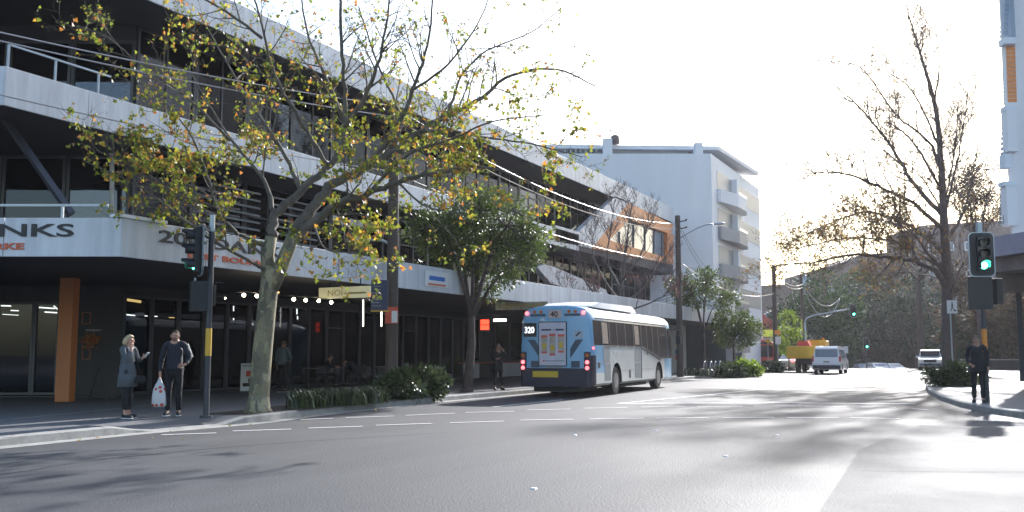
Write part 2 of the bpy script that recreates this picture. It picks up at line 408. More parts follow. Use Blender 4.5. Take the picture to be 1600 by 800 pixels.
def text(txt, size, m, parent, name, origin, ux, uz, xs=1.0, ext=0.01, bold=0.0, align='LEFT', local=False):
    cu = bpy.data.curves.new('t', 'FONT'); cu.body = txt; cu.size = size; cu.extrude = ext; cu.align_x = align; cu.offset = bold
    cu.resolution_u = 3
    o = bpy.data.objects.new('t', cu); COL.objects.link(o)
    bpy.context.view_layer.update()
    dg = bpy.context.evaluated_depsgraph_get()
    me = bpy.data.meshes.new_from_object(o.evaluated_get(dg))
    bpy.data.objects.remove(o)
    ux = Vector(ux).normalized(); uz = Vector(uz).normalized(); n = ux.cross(uz)
    off = Vector((0, 0, 0)) if local else wloc(parent)
    for v in me.vertices:
        p = v.co.copy(); v.co = Vector(origin) + ux * p.x * xs + uz * p.y + n * p.z - off
    me.materials.clear(); me.materials.append(M[m])
    ob = bpy.data.objects.new(name, me); COL.objects.link(ob); ob.parent = parent
    return ob

# ================================================================== AIR: haze volume added to imitate veiling lens glare
def haze_box(den, anis):
    x0, x1, y0, y1, z0, z1 = -260, 260, -40, 330, -6.5, 45
    me = bpy.data.meshes.new('haze')
    vs = [(x, y, z) for z in (z0, z1) for y in (y0, y1) for x in (x0, x1)]
    me.from_pydata(vs, [], [(0, 2, 3, 1), (4, 5, 7, 6), (0, 1, 5, 4), (1, 3, 7, 5), (3, 2, 6, 7), (2, 0, 4, 6)])
    m = bpy.data.materials.new('glare_haze'); m.use_nodes = True; n = m.node_tree; n.nodes.clear()
    o = n.nodes.new('ShaderNodeOutputMaterial'); v = n.nodes.new('ShaderNodeVolumePrincipled')
    v.inputs['Color'].default_value = (.92, .93, 1, 1); v.inputs['Density'].default_value = den; v.inputs['Anisotropy'].default_value = anis
    n.links.new(v.outputs[0], o.inputs['Volume']); me.materials.append(m)
    ob = bpy.data.objects.new('haze', me); COL.objects.link(ob)
    ob['label'] = 'pale sunlit haze filling the street, added to imitate lens glare'; ob['category'] = 'haze'; ob['kind'] = 'stuff'
haze_box(0.00020, 0.5)

# ================================================================== GROUND
ys = [-400, -60, -30, -10, 0, 5, 8, 10, 12, 12.6, 13.1, 13.6, 14.4, 15.2, 15.9, 16.4, 17, 18, 19, 20, 21, 22, 24, 26, 30, 36, 42, 48, 54, 60, 66, 72, 80, 88, 94, 97, 100, 104, 108, 112, 116, 125, 140, 160, 190, 260, 500, 2500]
xs_ = [-2500, -500, -120, -60, -30, -15, -8, 0, 8, 30, 80, 300, 2500]
b = MB()
vs = [Vector((x, y, zf(y))) for y in ys for x in xs_]
nx = len(xs_)
b.add(vs, [(j * nx + i, j * nx + i + 1, (j + 1) * nx + i + 1, (j + 1) * nx + i) for j in range(len(ys) - 1) for i in range(nx - 1)])
tag(b.build('road', 'asphalt'), 'grey asphalt road running up to a crest with dashed crossing lines', 'road', kind='structure')

def kerbx(y):
    pts = [(-400, -13.6), (0, -13.6), (10, -13.85), (13, -13.98), (16.2, -13.78), (18, -14.15), (21, -14.55), (26, -14.8), (200, -14.9)]
    for (a, xa), (c, xc) in zip(pts, pts[1:]):
        if a <= y <= c: return xa + (xc - xa) * (y - a) / (c - a)
    return -14.9
def kh(y):
    if y <= 12.6 or y >= 15.9: return 0.15
    if y <= 13.4: return 0.15 - 0.125 * (y - 12.6) / 0.8
    if y >= 15.2: return 0.15 - 0.125 * (15.9 - y) / 0.7
    return 0.025
ysk = [y for y in ys if -60 <= y <= 260]
def strip(name, cols, m, label, cat):
    b = MB(); n = len(cols)
    vs = [f for y in ysk for f in [Vector(c(y)) for c in cols]]
    b.add(vs, [(j * n + i, j * n + i + 1, (j + 1) * n + i + 1, (j + 1) * n + i) for j in range(len(ysk) - 1) for i in range(n - 1)])
    return tag(b.build(name, m), label, cat, kind='structure')
strip('pavement', [lambda y: (-70, y, 0.15 + zf(y)), lambda y: (-30, y, 0.15 + zf(y)), lambda y: (kerbx(y) - 1.4, y, 0.15 + zf(y)), lambda y: (kerbx(y) - 0.16, y, kh(y) + zf(y))],
      'paving', 'grey footpath in front of the white-banded shops', 'pavement')
strip('kerb', [lambda y: (kerbx(y) - 0.17, y, kh(y) + 0.003 + zf(y)), lambda y: (kerbx(y) - 0.02, y, kh(y) + 0.003 + zf(y)), lambda y: (kerbx(y) + 0.01, y, kh(y) - 0.02 + zf(y)), lambda y: (kerbx(y) + 0.03, y, -0.05 + zf(y))],
      'kerb', 'pale concrete kerb along the shop side of the street', 'kerb')
strip('gutter', [lambda y: (kerbx(y) + 0.02, y, 0.008 + zf(y)), lambda y: (kerbx(y) + 0.38, y, 0.006 + zf(y))],
      'kerb', 'pale concrete gutter strip below the shop side kerb', 'gutter')
b = MB(); y = -20
while y < 90:
    x = kerbx(y); z = kh(y) + .0055 + zf(y)
    b.quad([(x - .165, y, z), (x - .025, y, z), (x - .025, y + .018, kh(y + .018) + .0055 + zf(y)), (x - .165, y + .018, kh(y + .018) + .0055 + zf(y))]); y += 1.8
tag(b.build('kerb_joints', 'soil'), 'dark joints between the kerb stones', 'kerb', kind='structure')
def seam(pts, wd, label):
    q = bezq([gp(*p) for p in pts], 10); b = MB(); vs = []
    for i, p in enumerate(q):
        t = (q[min(i + 1, len(q) - 1)] - q[max(0, i - 1)]); t.z = 0; t.normalize(); nn = Vector((-t.y, t.x, 0)) * wd * (.5 + .35 * noise.noise(p * 2.3))
        o_ = Vector((noise.noise(p * 1.7), noise.noise(p * 1.9 + Vector((5, 0, 0))), 0)) * .05
        vs += [Vector((p.x, p.y, .0065)) + nn + o_, Vector((p.x, p.y, .0065)) - nn + o_]
    b.add(vs, [(2 * i, 2 * i + 1, 2 * i + 3, 2 * i + 2) for i in range(len(q) - 1)])
    tag(b.build('road_seam', M['seal']), label, 'road', kind='structure')
def bezq(pts, n):
    P = [pts[0] * 2 - pts[1]] + pts + [pts[-1] * 2 - pts[-2]]; out = []
    for i in range(1, len(P) - 2):
        for k in range(n):
            t = k / n; a, b_, c, d = P[i - 1], P[i], P[i + 1], P[i + 2]
            out.append(.5 * ((2 * b_) + (c - a) * t + (2 * a - 5 * b_ + 4 * c - d) * t * t + (3 * b_ - a - 3 * c + d) * t ** 3))
    out.append(pts[-1]); return out
M['seal'] = mat('crack_sealant', (0.028, 0.028, 0.031), 0.95, var=.3, spec=0.1)
seam([(1345, 736), (1440, 738), (1600, 738), (1750, 742)], .014, 'dark sealed crack crossing the worn patch')
seam([(0, 742), (180, 716), (420, 694), (700, 676)], .025, 'faint long crack in the near lane')
# right-hand footpath
RC = [(-3.2, 260), (-3.2, 120), (-3.1, 108), (-3.0, 96), (-2.9, 80), (-2.7, 60), (-2.3, 48), (-2.1, 43), (-1.75, 38), (-1.2, 33), (-0.55, 29), (0.15, 26.3), (1.0, 24.2), (2.4, 22.4), (4.5, 21.2), (8, 20.6), (14, 20.4), (40, 20.2), (90, 20)]
def offs(pl, d):
    out = []
    for i, p in enumerate(pl):
        a = Vector(pl[max(0, i - 1)]); c = Vector(pl[min(len(pl) - 1, i + 1)]); t = (c - a).normalized()
        out.append((p[0] - t.y * d, p[1] + t.x * d))
    return out
in1 = offs(RC, 0.17)
b = MB()
for i in range(len(RC) - 1):
    a, c = in1[i], in1[i + 1]
    za, zc = zf(a[1]) + 0.15, zf(c[1]) + 0.15
    b.quad([(a[0], a[1], za), (c[0], c[1], zc), (90, c[1] if c[0] < 5 else 60, zc), (90, a[1] if a[0] < 5 else 60, za)] if a[0] < 1.5 else
           [(a[0], a[1], za), (c[0], c[1], zc), (c[0], max(24.1, c[1]), zc), (a[0], max(24.1, a[1]), za)])
tag(b.build('pavement', 'paving'), 'grey footpath curving round the right hand corner', 'pavement', kind='structure')
def pk(off, z): return [(x, y, z + zf(y)) for x, y in offs(RC, off)]
rows = [pk(0.19, 0.153), pk(0.02, 0.153), pk(-0.01, 0.13), pk(-0.02, -0.05)]
b = MB(); n = len(RC); vs = [Vector(p) for r_ in rows for p in r_]
b.add(vs, [(j * n + i, (j + 1) * n + i, (j + 1) * n + i + 1, j * n + i + 1) for j in range(3) for i in range(n - 1)])
tag(b.build('kerb', 'kerb'), 'curved pale kerb round the right hand corner', 'kerb', kind='structure')

# worn paler stretch of road at lower right, with its sealed joint
b = MB()
pa = [gp(1345, 701), gp(1280, 800), gp(1230, 900), gp(1700, 900), gp(1900, 760), gp(1750, 700), gp(1600, 676), gp(1440, 664)]
b.quad([(p.x, p.y, 0.004) for p in pa]); b.m[-1] = 0
tag(b.build('road_patch', 'newasphalt'), 'paler worn stretch of asphalt at the side road mouth', 'road', kind='structure')

# painted lines
def pline(p0, p1, wdt, name='road_line', label=None, z=0.009):
    a, c = gp(*p0), gp(*p1); t = (c - a); t.z = 0; t.normalize(); nn = Vector((-t.y, t.x, 0)) * wdt / 2
    b = MB(); b.quad([(a + nn) + Vector((0, 0, z)), (a - nn) + Vector((0, 0, z)), (c - nn) + Vector((0, 0, z)), (c + nn) + Vector((0, 0, z))])
    return b
def dashes(segs, label):
    b = MB()
    for a, c in segs:
        q = pline(a, c, 0.10); b.add(q.v, [(0, 1, 2, 3)])
    return tag(b.build('road_marking', 'paint'), label, 'road marking', kind='structure')
dashes([((252, 680), (338, 677)), ((364, 674), (455, 671)), ((482, 669.5), (567, 666.5)), ((587, 665), (675, 662)), ((703, 661), (788, 658.5)), ((813, 657), (896, 655.5)), ((921, 655), (1005, 654)), ((1025, 654), (1107, 653)), ((1129, 653), (1210, 652.6)), ((1230, 653), (1311, 652.6)), ((1328, 653), (1406, 654.6))],
       'near row of white dashes marking the crossing')
dashes([((470, 656), (520, 654)), ((540, 653), (615, 650.5)), ((634, 649.5), (711, 646)), ((727, 645), (803, 643)), ((824, 641), (892, 639.5)), ((912, 638.3), (980, 637)), ((1001, 636.3), (1070, 635.6)), ((1090, 635.4), (1160, 635)), ((1178, 634.9), (1241, 635)), ((1258, 635.2), (1322, 635.6)), ((1345, 636), (1400, 637)), ((1425, 639), (1450, 640.5))],
       'far row of white dashes marking the crossing')
b = MB()
for a, c, wd in [((965, 631), (1200, 629.5), 0.28), ((1200, 629.5), (1430, 631.5), 0.28), ((965, 631), (1110, 617), 0.12), ((1110, 617), (1290, 598), 0.12), ((770, 636.5), (880, 625), 0.12), ((1530, 657.5), (1600, 660), 0.12)]:
    q = pline(a, c, wd, z=0.009 + 0.001 * rnd.random()); b.add(q.v, [(0, 1, 2, 3)])
tag(b.build('road_marking', 'paint'), 'white stop line and lane edge lines beyond the crossing', 'road marking', kind='structure')
# small cat's-eye reflectors
for i, (x, y) in enumerate([(834, 764), (1134, 713), (1025, 673), (898, 680), (1214, 680)]):
    p = gp(x, y); b = MB().obox((p.x, p.y, 0.007), 0.07, 0.07, 0.014, taper=0.7)
    tag(b.build('road_reflector', 'signwhite'), 'small white reflector set in the asphalt', 'reflector', group='small white reflectors set in the road')
# strip of sunlight along the footpath, painted as a pale band
b = MB()
for (x, y), (x2, y2) in [((0, 657), (250, 632)), ((0, 686), (20, 685))]:
    a, c = gp(x, y, .15), gp(x2, y2, .15)
    b.quad([(a.x, a.y, .154), (a.x + .0, a.y - .16, .154), (c.x, c.y - .16, .154), (c.x, c.y, .154)])
tag(b.build('painted_sun_strip', 'sunstrip'), 'thin pale strip of sunlight painted across the footpath', 'paving', kind='structure')

# ================================================================== LEFT COMMERCIAL BUILDING
B = thing('commercial_building', 'long dark glazed commercial building with white bands, awning lettering and an orange boxed window', 'building', (-22, 18, 0.0))
XA, ZA0, ZA1 = -16.0, 3.45, 4.26
XB, ZB0, ZB1 = -21.0, 7.42, 8.38
ZP0, ZP1 = 11.5, 12.62
XG = -23.2
YE = 72.0
LEFT = -IMG
def corner(X, d):                       # the point on plane X at depth d
    return Vector((X, (d + X * SY) / CY, 0))
KA = Vector((XA, 14.45, 0)); KB = Vector((XB, 15.25, 0)); KG = Vector((XG, 21.1, 0))
CH = 15.0
def slab(name, K, X, z0, z1, m, xin=-34):
    e = K + LEFT * CH
    b = MB().prism([(K.x, K.y, z0), (X, YE, z0), (xin, YE, z0), (xin, e.y, z0), (e.x, e.y, z0)], (0, 0, z1 - z0))
    return b.build(name, m, B)
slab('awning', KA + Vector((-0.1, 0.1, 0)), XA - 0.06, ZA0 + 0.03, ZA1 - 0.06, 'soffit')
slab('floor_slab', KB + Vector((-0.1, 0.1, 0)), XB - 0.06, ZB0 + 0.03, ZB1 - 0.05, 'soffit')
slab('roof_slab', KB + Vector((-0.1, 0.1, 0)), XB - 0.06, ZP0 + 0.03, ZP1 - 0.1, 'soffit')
slab('shop_floor', KG + Vector((0.2, -0.3, 0)), XG + 0.2, 0.16, 0.2, 'interior2')
def fascia(name, K, X, z0, z1, ye, m='panel', step=2.45, th=0.06):
    b = MB(); y = K.y
    while y < ye - 0.05:
        y2 = min(ye, y + step)
        b.box((X - th, y + 0.008, z0), (X, y2 - 0.008, z1)); y = y2
    n = int(CH / step)
    nrm = -FWD
    for i in range(n):
        a = K + LEFT * (i * step + 0.008); c = K + LEFT * ((i + 1) * step - 0.008)
        o = FWD * th
        b.prism([(a.x, a.y, z0), (c.x, c.y, z0), (c.x + o.x, c.y + o.y, z0), (a.x + o.x, a.y + o.y, z0)], (0, 0, z1 - z0))
    return b.build(name, m, B, bevel=0.006)
fascia('awning_fascia', KA, XA, ZA0, ZA1, 69)
fascia('white_band', KB, XB, ZB0, ZB1, 52.5)
fascia('parapet', KB, XB, ZP0, ZP1, YE)
MB().box((XB - 6, YE - 0.02, ZP0), (XB, YE + 0.05, ZP1)).build('parapet', 'panel', B)
# letters on the awning
tz = ZA0 + 0.42
uxl = IMG
org = KA + LEFT * (4.45) + Vector((0, 0, tz)) - FWD * 0.012
def wtext(s, width, h, m, name, right_or_left, o, ux, ext=0.012):
    t = text(s, h * 1.37, m, B, name, o, ux, (0, 0, 1), 1.0, ext, 0.006)
    offv = wloc(B); ux = Vector(ux).normalized()
    cs = [(v.co + offv - Vector(o)).dot(ux) for v in t.data.vertices]; mn, mx = min(cs), max(cs)
    k = width / (mx - mn)
    for v in t.data.vertices:
        d = (v.co + offv - Vector(o)).dot(ux); nd = (d - mn) * k
        v.co += ux * (nd - d)
    return t
# left face: right end of the big word at px 115, corner at px 190
sc = depth(KA) / 1511
le = KA - IMG * ((190 - 115) * sc) - FWD * 0.013
wtext('200 DANKS', 4.3, 0.27, 'letter', 'lettering', 0, le - IMG * 4.3 + Vector((0, 0, tz)), IMG)
le2 = KA - IMG * ((190 - 38) * sc) - FWD * 0.013
wtext('EAST BOURKE', 2.3, 0.13, 'redletter', 'lettering', 0, le2 - IMG * 2.3 + Vector((0, 0, ZA0 + 0.15)), IMG)
y0, y1 = yx(241, XA), yx(440, XA)
wtext('200 DANKS', y1 - y0 + .25, 0.27, 'letter', 'lettering', 0, (XA + 0.013, y0, tz), (0, 1, 0))
y0, y1 = yx(288, XA), yx(405, XA)
wtext('EAST BOURKE', y1 - y0 + .3, 0.13, 'redletter', 'lettering', 0, (XA + 0.013, y0, ZA0 + 0.15), (0, 1, 0))
# cap at corner
MB().obox((KA.x - .1, KA.y + .55, ZA1 + .045), .3, 1.3, .07).build('awning_cap', 'white', B)
# small coloured logo sign on the awning behind the round tree
lg = thing('awning_logo_sign', 'small blue, white and orange sign fixed to the awning behind the round tree', 'sign', (XA + .01, yx(672, XA), 3.7))
MB().obox((XA + .03, yx(680, XA), 3.86), 0.04, 1.5, 0.5).build('panel', 'signwhite', lg)
MB().obox((XA + .055, yx(680, XA), 3.88), 0.012, 1.0, 0.14).build('lettering', 'signblue', lg)
MB().obox((XA + .055, yx(680, XA), 3.68), 0.012, 1.1, 0.06).build('stripe', 'redletter', lg)

def window(a, c, z0, z1, g='glass', nm=1, tr=None, parent=B, fr='frame', th=0.07, dpth=0.12):
    a, c = Vector((a[0], a[1], 0)), Vector((c[0], c[1], 0)); u = (c - a).normalized(); L_ = (c - a).length
    nn = Vector((-u.y, u.x, 0)); m = (a + c) / 2
    b = MB()
    b.obox(a + u * th / 2 + Vector((0, 0, (z0 + z1) / 2)), th, dpth, z1 - z0, u)
    b.obox(c - u * th / 2 + Vector((0, 0, (z0 + z1) / 2)), th, dpth, z1 - z0, u)
    b.obox(m + Vector((0, 0, z1 - th / 2)), L_ - 2 * th - .004, dpth - .02, th, u)
    b.obox(m + Vector((0, 0, z0 + th / 2)), L_ - 2 * th - .004, dpth - .02, th, u)
    for i in range(1, nm):
        b.obox(a + u * L_ * i / nm + Vector((0, 0, (z0 + z1) / 2)), th * .7, dpth - .04, z1 - z0 - 2 * th - .004, u)
    if tr: b.obox(m + Vector((0, 0, tr)), L_ - 2 * th - .006, dpth - .05, th * .7, u)
    f = b.build('window', fr, parent)
    p = MB().obox(m + Vector((0, 0, (z0 + z1) / 2)), L_ - 1.6 * th, 0.012, z1 - z0 - 1.6 * th, u)
    p.build('pane', g if g != 'glassup' else rnd.choice(['glassup', 'glassup', 'glassup2', 'glassup3']), f)
    return f
# ground floor, street side
y = KG.y
ends = [KG.y]
while ends[-1] < 42: ends.append(ends[-1] + 1.12)
while ends[-1] < 70.5: ends.append(ends[-1] + 1.75)
for i, (ya, yc) in enumerate(zip(ends, ends[1:])):
    if ya < 42: window((XG, ya + .01), (XG, yc - .01), 0.22, 3.2, tr=2.45 if i % 5 == 4 else None)
    elif i % 6 == 2: MB().box((XG - .2, ya, .16), (XG, yc, 3.2)).build('wall', 'darkwall', B)
    else:
        window((XG, ya + .01), (XG, yc - .01), 1.02, 3.2)
        MB().box((XG - .1, ya + .01, .2), (XG + .03, yc - .01, 0.93)).build('white_base_panel', 'panel', B)
MB().box((XG - .1, 42, .94), (XG + .035, ends[-1], .985)).build('red_stripe', 'signred', B)
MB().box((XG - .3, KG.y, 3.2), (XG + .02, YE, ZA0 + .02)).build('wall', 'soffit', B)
# chamfer, ground floor: dark wall right of the orange column, glazed shop left of it
def chpt(px, d=None):
    d = d if d is not None else depth(KG)
    return dp(px, 552, d)
g0, g1, g2 = chpt(190), chpt(118), chpt(-420)
g1b = chpt(92)
b = MB(); o = FWD * 0.25
def wallseg(p, q, z0, z1, m, name='wall', th=0.25):
    o = FWD * th
    return MB().prism([(p.x, p.y, z0), (q.x, q.y, z0), (q.x + o.x, q.y + o.y, z0), (p.x + o.x, p.y + o.y, z0)], (0, 0, z1 - z0)).build(name, m, B)
wallseg(g0, g1b, .16, ZA0 + .02, 'darkwall')
wallseg(g1b, g2, 3.0, ZA0 + .02, 'darkwall')
p = chpt(92)
pxs = [92, 52, -8, -68, -128, -190, -250, -310, -370, -420]
for pa_, pb_ in zip(pxs[1:], pxs): window(chpt(pa_ + .3), chpt(pb_ - .3), .22, 2.98)
text('2', 0.42, 'letter', B, 'house_number', dp(0, 447, depth(KG)) - FWD * .02, IMG, (0, 0, 1), 1.2, .01)
# orange column
pc = gp(101, 628, .15)
MB().obox((pc.x, pc.y, 1.82), .38, .38, 3.32, IMG).build('orange_column', 'orangecol', B, bevel=.01)
# columns behind the glass line, street side
# upper floors: street side glazing and chamfer glazing
for (z0, z1, X) in ((ZA1, ZB0 + .02, XG + .15), (ZB1 - .02, ZP0 + .02, XG + .15)):
    y = KG.y; i = 0
    while y < YE - .1:
        window((X, y + .01), (X, min(YE, y + 2.5) - .01), z0, z1, 'glassup', 2, z0 + 2.0 if i % 3 != 1 else None, th=.09); y += 2.5; i += 1
    kg = KG + Vector((.15, 0, 0))
    zz1 = z1 if z0 < 6 else 11.05
    for k in range(4):
        a_ = kg + LEFT * (k * 1.95 + .03 + 1.9 * 0); c_ = kg + LEFT * ((k + 1) * 1.95 - .0)
        window(c_, a_, z0, zz1, 'glassup', 1, None, th=.09)
    for k in range(4, 7):
        a_ = kg + LEFT * (k * 1.95 + .03); c_ = kg + LEFT * ((k + 1) * 1.95)
        window(c_, a_, z0, zz1, 'glassup', 1, None, th=.09)
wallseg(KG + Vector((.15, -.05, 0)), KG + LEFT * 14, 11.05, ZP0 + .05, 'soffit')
# ventilation louvres behind the tree on the first floor
for k in range(2):
    b = MB(); yy = yx(375, -22.4) + k * 3.3
    for j in range(9): b.obox((XG + .35, yy, 5.0 + j * .26), .12, 2.6, .05, uz=(0.4, 0, 1))
    b.build('louvre', 'rail', B)
# interior walls
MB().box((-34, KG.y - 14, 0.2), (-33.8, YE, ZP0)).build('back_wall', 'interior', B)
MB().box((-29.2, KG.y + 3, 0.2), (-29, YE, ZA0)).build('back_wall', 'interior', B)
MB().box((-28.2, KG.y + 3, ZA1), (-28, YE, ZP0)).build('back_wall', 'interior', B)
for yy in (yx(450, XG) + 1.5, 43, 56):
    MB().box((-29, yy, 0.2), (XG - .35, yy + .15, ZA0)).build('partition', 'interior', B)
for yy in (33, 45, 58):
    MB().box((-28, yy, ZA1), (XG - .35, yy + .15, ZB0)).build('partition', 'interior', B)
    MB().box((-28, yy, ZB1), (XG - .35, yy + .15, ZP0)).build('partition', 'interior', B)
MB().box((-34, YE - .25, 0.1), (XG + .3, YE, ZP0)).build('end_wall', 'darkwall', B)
# railings
def railing(a, c, z0, h, name='railing', infill=True, step=2.0):
    a, c = Vector((a[0], a[1], 0)), Vector((c[0], c[1], 0)); u = (c - a).normalized(); L_ = (c - a).length
    b = MB(); b.obox((a + c) / 2 + Vector((0, 0, z0 + h)), L_, .05, .05, u)
    k = 0
    while k < L_ + .01:
        b.obox(a + u * k + Vector((0, 0, z0 + h / 2)), .05, .05, h, u); k += step
    f = b.build(name, 'rail', B)
    if infill: MB().obox((a + c) / 2 + Vector((0, 0, z0 + h / 2)), L_, .012, h - .12, u).build('glass_panel', 'glassfar', f)
railing((XB - .2, KB.y + .2), (XB - .2, yx(163, XB)), ZB1, 0.62, infill=False, step=1.35)
rb = KA + Vector((-1.1, .6, 0))
railing(rb + LEFT * 9, rb, ZA1, 0.42, infill=False)
# diagonal struts at the corner, downpipe
MB().tube([dp(2, 178, 24.6), dp(112, 335, 24.6)], .11, 4).build('strut', 'frame', B)
pz = depth(KG) - .35
MB().tube([dp(132, 224, pz), dp(168, 224, pz), dp(175, 229, pz), dp(175, 345, pz)], .075, 8).build('downpipe', 'white', B, smooth=True)
# white diagonals, orange box
def xpoly(pts, X, th, name, m, parent=B):
    p = [xp(a, c, X) for a, c in pts]
    return MB().prism(p, (-th, 0, 0)).build(name, m, parent)
xpoly([(962, 307), (983, 315.5), (925, 388), (876, 378.5), (868, 378), (868, 352), (904, 362)], XB, .35, 'white_diagonal', 'panel')
of = xpoly([(983, 317), (1052, 351), (1048, 366), (984, 343)], XB, .4, 'orange_frame', 'orange')
xpoly([(983, 317.5), (984, 343), (952, 375), (914, 386)], XB - .002, .4, 'orange_frame', 'orange')
xpoly([(914, 386), (952, 375), (1043, 403), (1052, 413.5)], XB - .004, .4, 'orange_frame', 'orange')
xpoly([(1043, 364), (1052, 366), (1052, 413), (1043, 404)], XB - .006, .4, 'orange_frame', 'orange')
ow = xpoly([(984, 343), (1044, 364), (1044, 404), (950, 376)], XB - .28, .05, 'window', 'carglass')
b = MB()
for px_ in (968, 990, 1008, 1022, 1034): 
    q0, q1 = xp(px_, 346 if px_ > 980 else 362, XB - .24), xp(px_, 381 + (px_ - 968) * .31, XB - .24); b.tube([q0, q1], .045, 4)
b.build('mullion', 'frame', ow)
xpoly([(840, 418), (851, 413), (866, 417), (905, 434), (947, 453), (952, 466), (900, 455), (861, 443)], XB, .35, 'white_wedge', 'panel')
# wall lights etc. inside
def ilight(px0, py0, px1, py1, d, r, m='tubelight', name='ceiling_light'):
    MB().tube([dp(px0, py0, d), dp(px1, py1, d)], r, 6).build(name, m, B)
D0 = depth(KG)
ilight(-5, 477.5, 17, 478, D0 + 2.2, .022); ilight(17, 485, 29, 485.5, D0 + 3.5, .02); ilight(56, 480, 86, 482, D0 + 1.8, .022); ilight(70, 487.5, 95, 489, D0 + 2.6, .022)
ilight(4, 491, 29, 492.5, D0 + 5, .012); ilight(84, 478, 91, 484, D0 + 4, .02)
ilight(190, 467, 220, 471.5, D0 + 2.6, .05, 'tubewarm'); ilight(203, 461, 216, 463, D0 + 3.4, .025); ilight(192, 491, 211, 493, D0 + 3, .02)
ilight(226, 493.5, 246, 494.5, D0 + 4, .018); ilight(264, 496, 281, 497, D0 + 4, .018, 'tubewarm')
ilight(424, 456.5, 436, 457, 32, .025, 'tubewarm')
for (px_, a_, c_) in ((464, 474, 491), (465, 494, 499), (365, 478, 486), (365, 497, 500), (567.5, 466, 510), (596, 486, 510)):
    ilight(px_, a_, px_, c_, 37.0, .021, name='tube_light')
# pale grey stripe and display counter inside the cafe
MB().box((-25.4, 23.2, 2.35), (-25.2, yx(455, -25), 2.5)).build('bulkhead', 'roofgrey', B)
MB().box((-27, 24, .2), (-26, 31, 1.25)).build('counter', 'interior2', B)

# cafe lightbox sign
q0, q1 = xp(505, 455, -17.3), None
cs = thing('cafe_sign', 'cream lit sign reading NOI hung under the awning beside the navy board', 'sign', dp(543, 470, 27.2))
dS = 27.6
pa_, pb_ = dp(500, 467.5, dS + .6), dp(579.5, 464, dS - .3)
u_ = (pb_ - pa_); u_.z = 0; L_ = u_.length; u_.normalize()
MB().obox(((pa_ + pb_) / 2) + Vector((0, 0, .16)), L_, .12, .32, u_).build('lightbox', 'cream', cs)
nrm = u_.cross(Vector((0, 0, 1)))
text('NOI', .24, 'gold', cs, 'lettering', pa_ + u_ * .32 + nrm * .064 + Vector((0, 0, .08)), u_, (0, 0, 1), 1.3, .004)
MB().obox(pa_ + u_ * (L_ * .72) + nrm * .066 + Vector((0, 0, .14)), L_ * .42, .008, .05, u_).build('small_print', 'gold', cs)
MB().obox(pa_ + u_ * (L_ * .2) + Vector((0, 0, .42)), .03, .03, .3).build('hanger', 'dark', cs)
MB().obox(pa_ + u_ * (L_ * .8) + Vector((0, 0, .42)), .03, .03, .3).build('hanger', 'dark', cs)
# pale shop sign by the bus
ps = thing('shop_sign', 'faded gold lettered shop sign under the awning behind the bus roof', 'sign', dp(815, 490, 38))
pa_, pb_ = dp(775, 486, 38.4), dp(856, 480, 37.6)
u_ = (pb_ - pa_); u_.z = 0; L_ = u_.length; u_.normalize(); nrm = u_.cross(Vector((0, 0, 1)))
MB().obox((pa_ + pb_) / 2 + Vector((0, 0, .13)), L_, .1, .3, u_).build('lightbox', 'fadedsign', ps)
MB().obox(pa_ + u_ * L_ * .55 + nrm * .055 + Vector((0, 0, .2)), L_ * .8, .01, .1, u_).build('lettering', 'gold', ps)
MB().obox(pa_ + u_ * L_ * .5 + Vector((0, 0, .36)), .03, .03, .25).build('hanger', 'dark', ps)
# red LED sign in window
ls = thing('led_sign', 'small glowing red LED sign in the shopfront left of the waiting woman', 'sign', dp(757, 518, 41))
pm = dp(757.5, 507.5, 41)
MB().obox(pm, .46, .05, .5, IMG).build('housing', 'signal', ls)
for dz in (.115, -.115): MB().obox(pm - FWD * .03 + Vector((0, 0, dz)), .36, .02, .19, IMG).build('display', 'led', ls)
pl = thing('pendant_lamp', 'white flat lamp hanging under the awning above the waiting woman', 'lamp', dp(782, 500, 38))
MB().tube([dp(771, 500.5, 38), dp(791, 500, 38)], .05, 8).build('lamp_shade', 'tubelight', pl)
MB().tube([dp(781, 500, 38), dp(781, 470, 38)], .01, 5).build('cord', 'dark', pl)
# festoon bulbs
fl = thing('string_lights', 'row of glowing round bulbs strung under the awning of the cafe', 'lights', dp(440, 462, 24.5))
bp_ = [(326, 473.5), (352, 466), (381, 461), (401.5, 462.5), (430, 465), (459, 467.5), (477.5, 469), (498, 470), (517.5, 472.5)]
bw = [dp(a, c, 23.8 + i * .55) for i, (a, c) in enumerate(bp_)]
MB().tube([p + Vector((0, 0, .09)) for p in bw], .008, 5).build('cord', 'dark', fl)
for i, p in enumerate(bw):
    MB().ball(p, .047 if i > 1 else .02).build('bulb', 'bulb', fl, smooth=True)
    if i > 1: MB().tube([p + Vector((0, 0, .04)), p + Vector((0, 0, .09))], .018, 6).build('bulb_socket', 'dark', fl)

# ================================================================== WHITE APARTMENT BLOCK
XW = -18.8
C1 = xp(1112, 300, XW)
WB = thing('apartment_block', 'tall white rendered apartment block with blank side wall and stacked street balconies', 'building', (C1.x, C1.y, 0))
C1 = Vector((C1.x, C1.y, 0)); C2 = xp(1150, 300, XW); C2.z = 0
FL = C1 + LEFT * 15 - Vector((0, 0, 0))
ztop = dp(1112, 240, depth(C1)).z
MB().prism([(C1.x, C1.y, 0.1), (C1.x, C2.y + 10, 0.1), (FL.x, C2.y + 10, 0.1), (FL.x, FL.y, 0.1)], (0, 0, ztop - .1)).build('wall', 'white', WB)
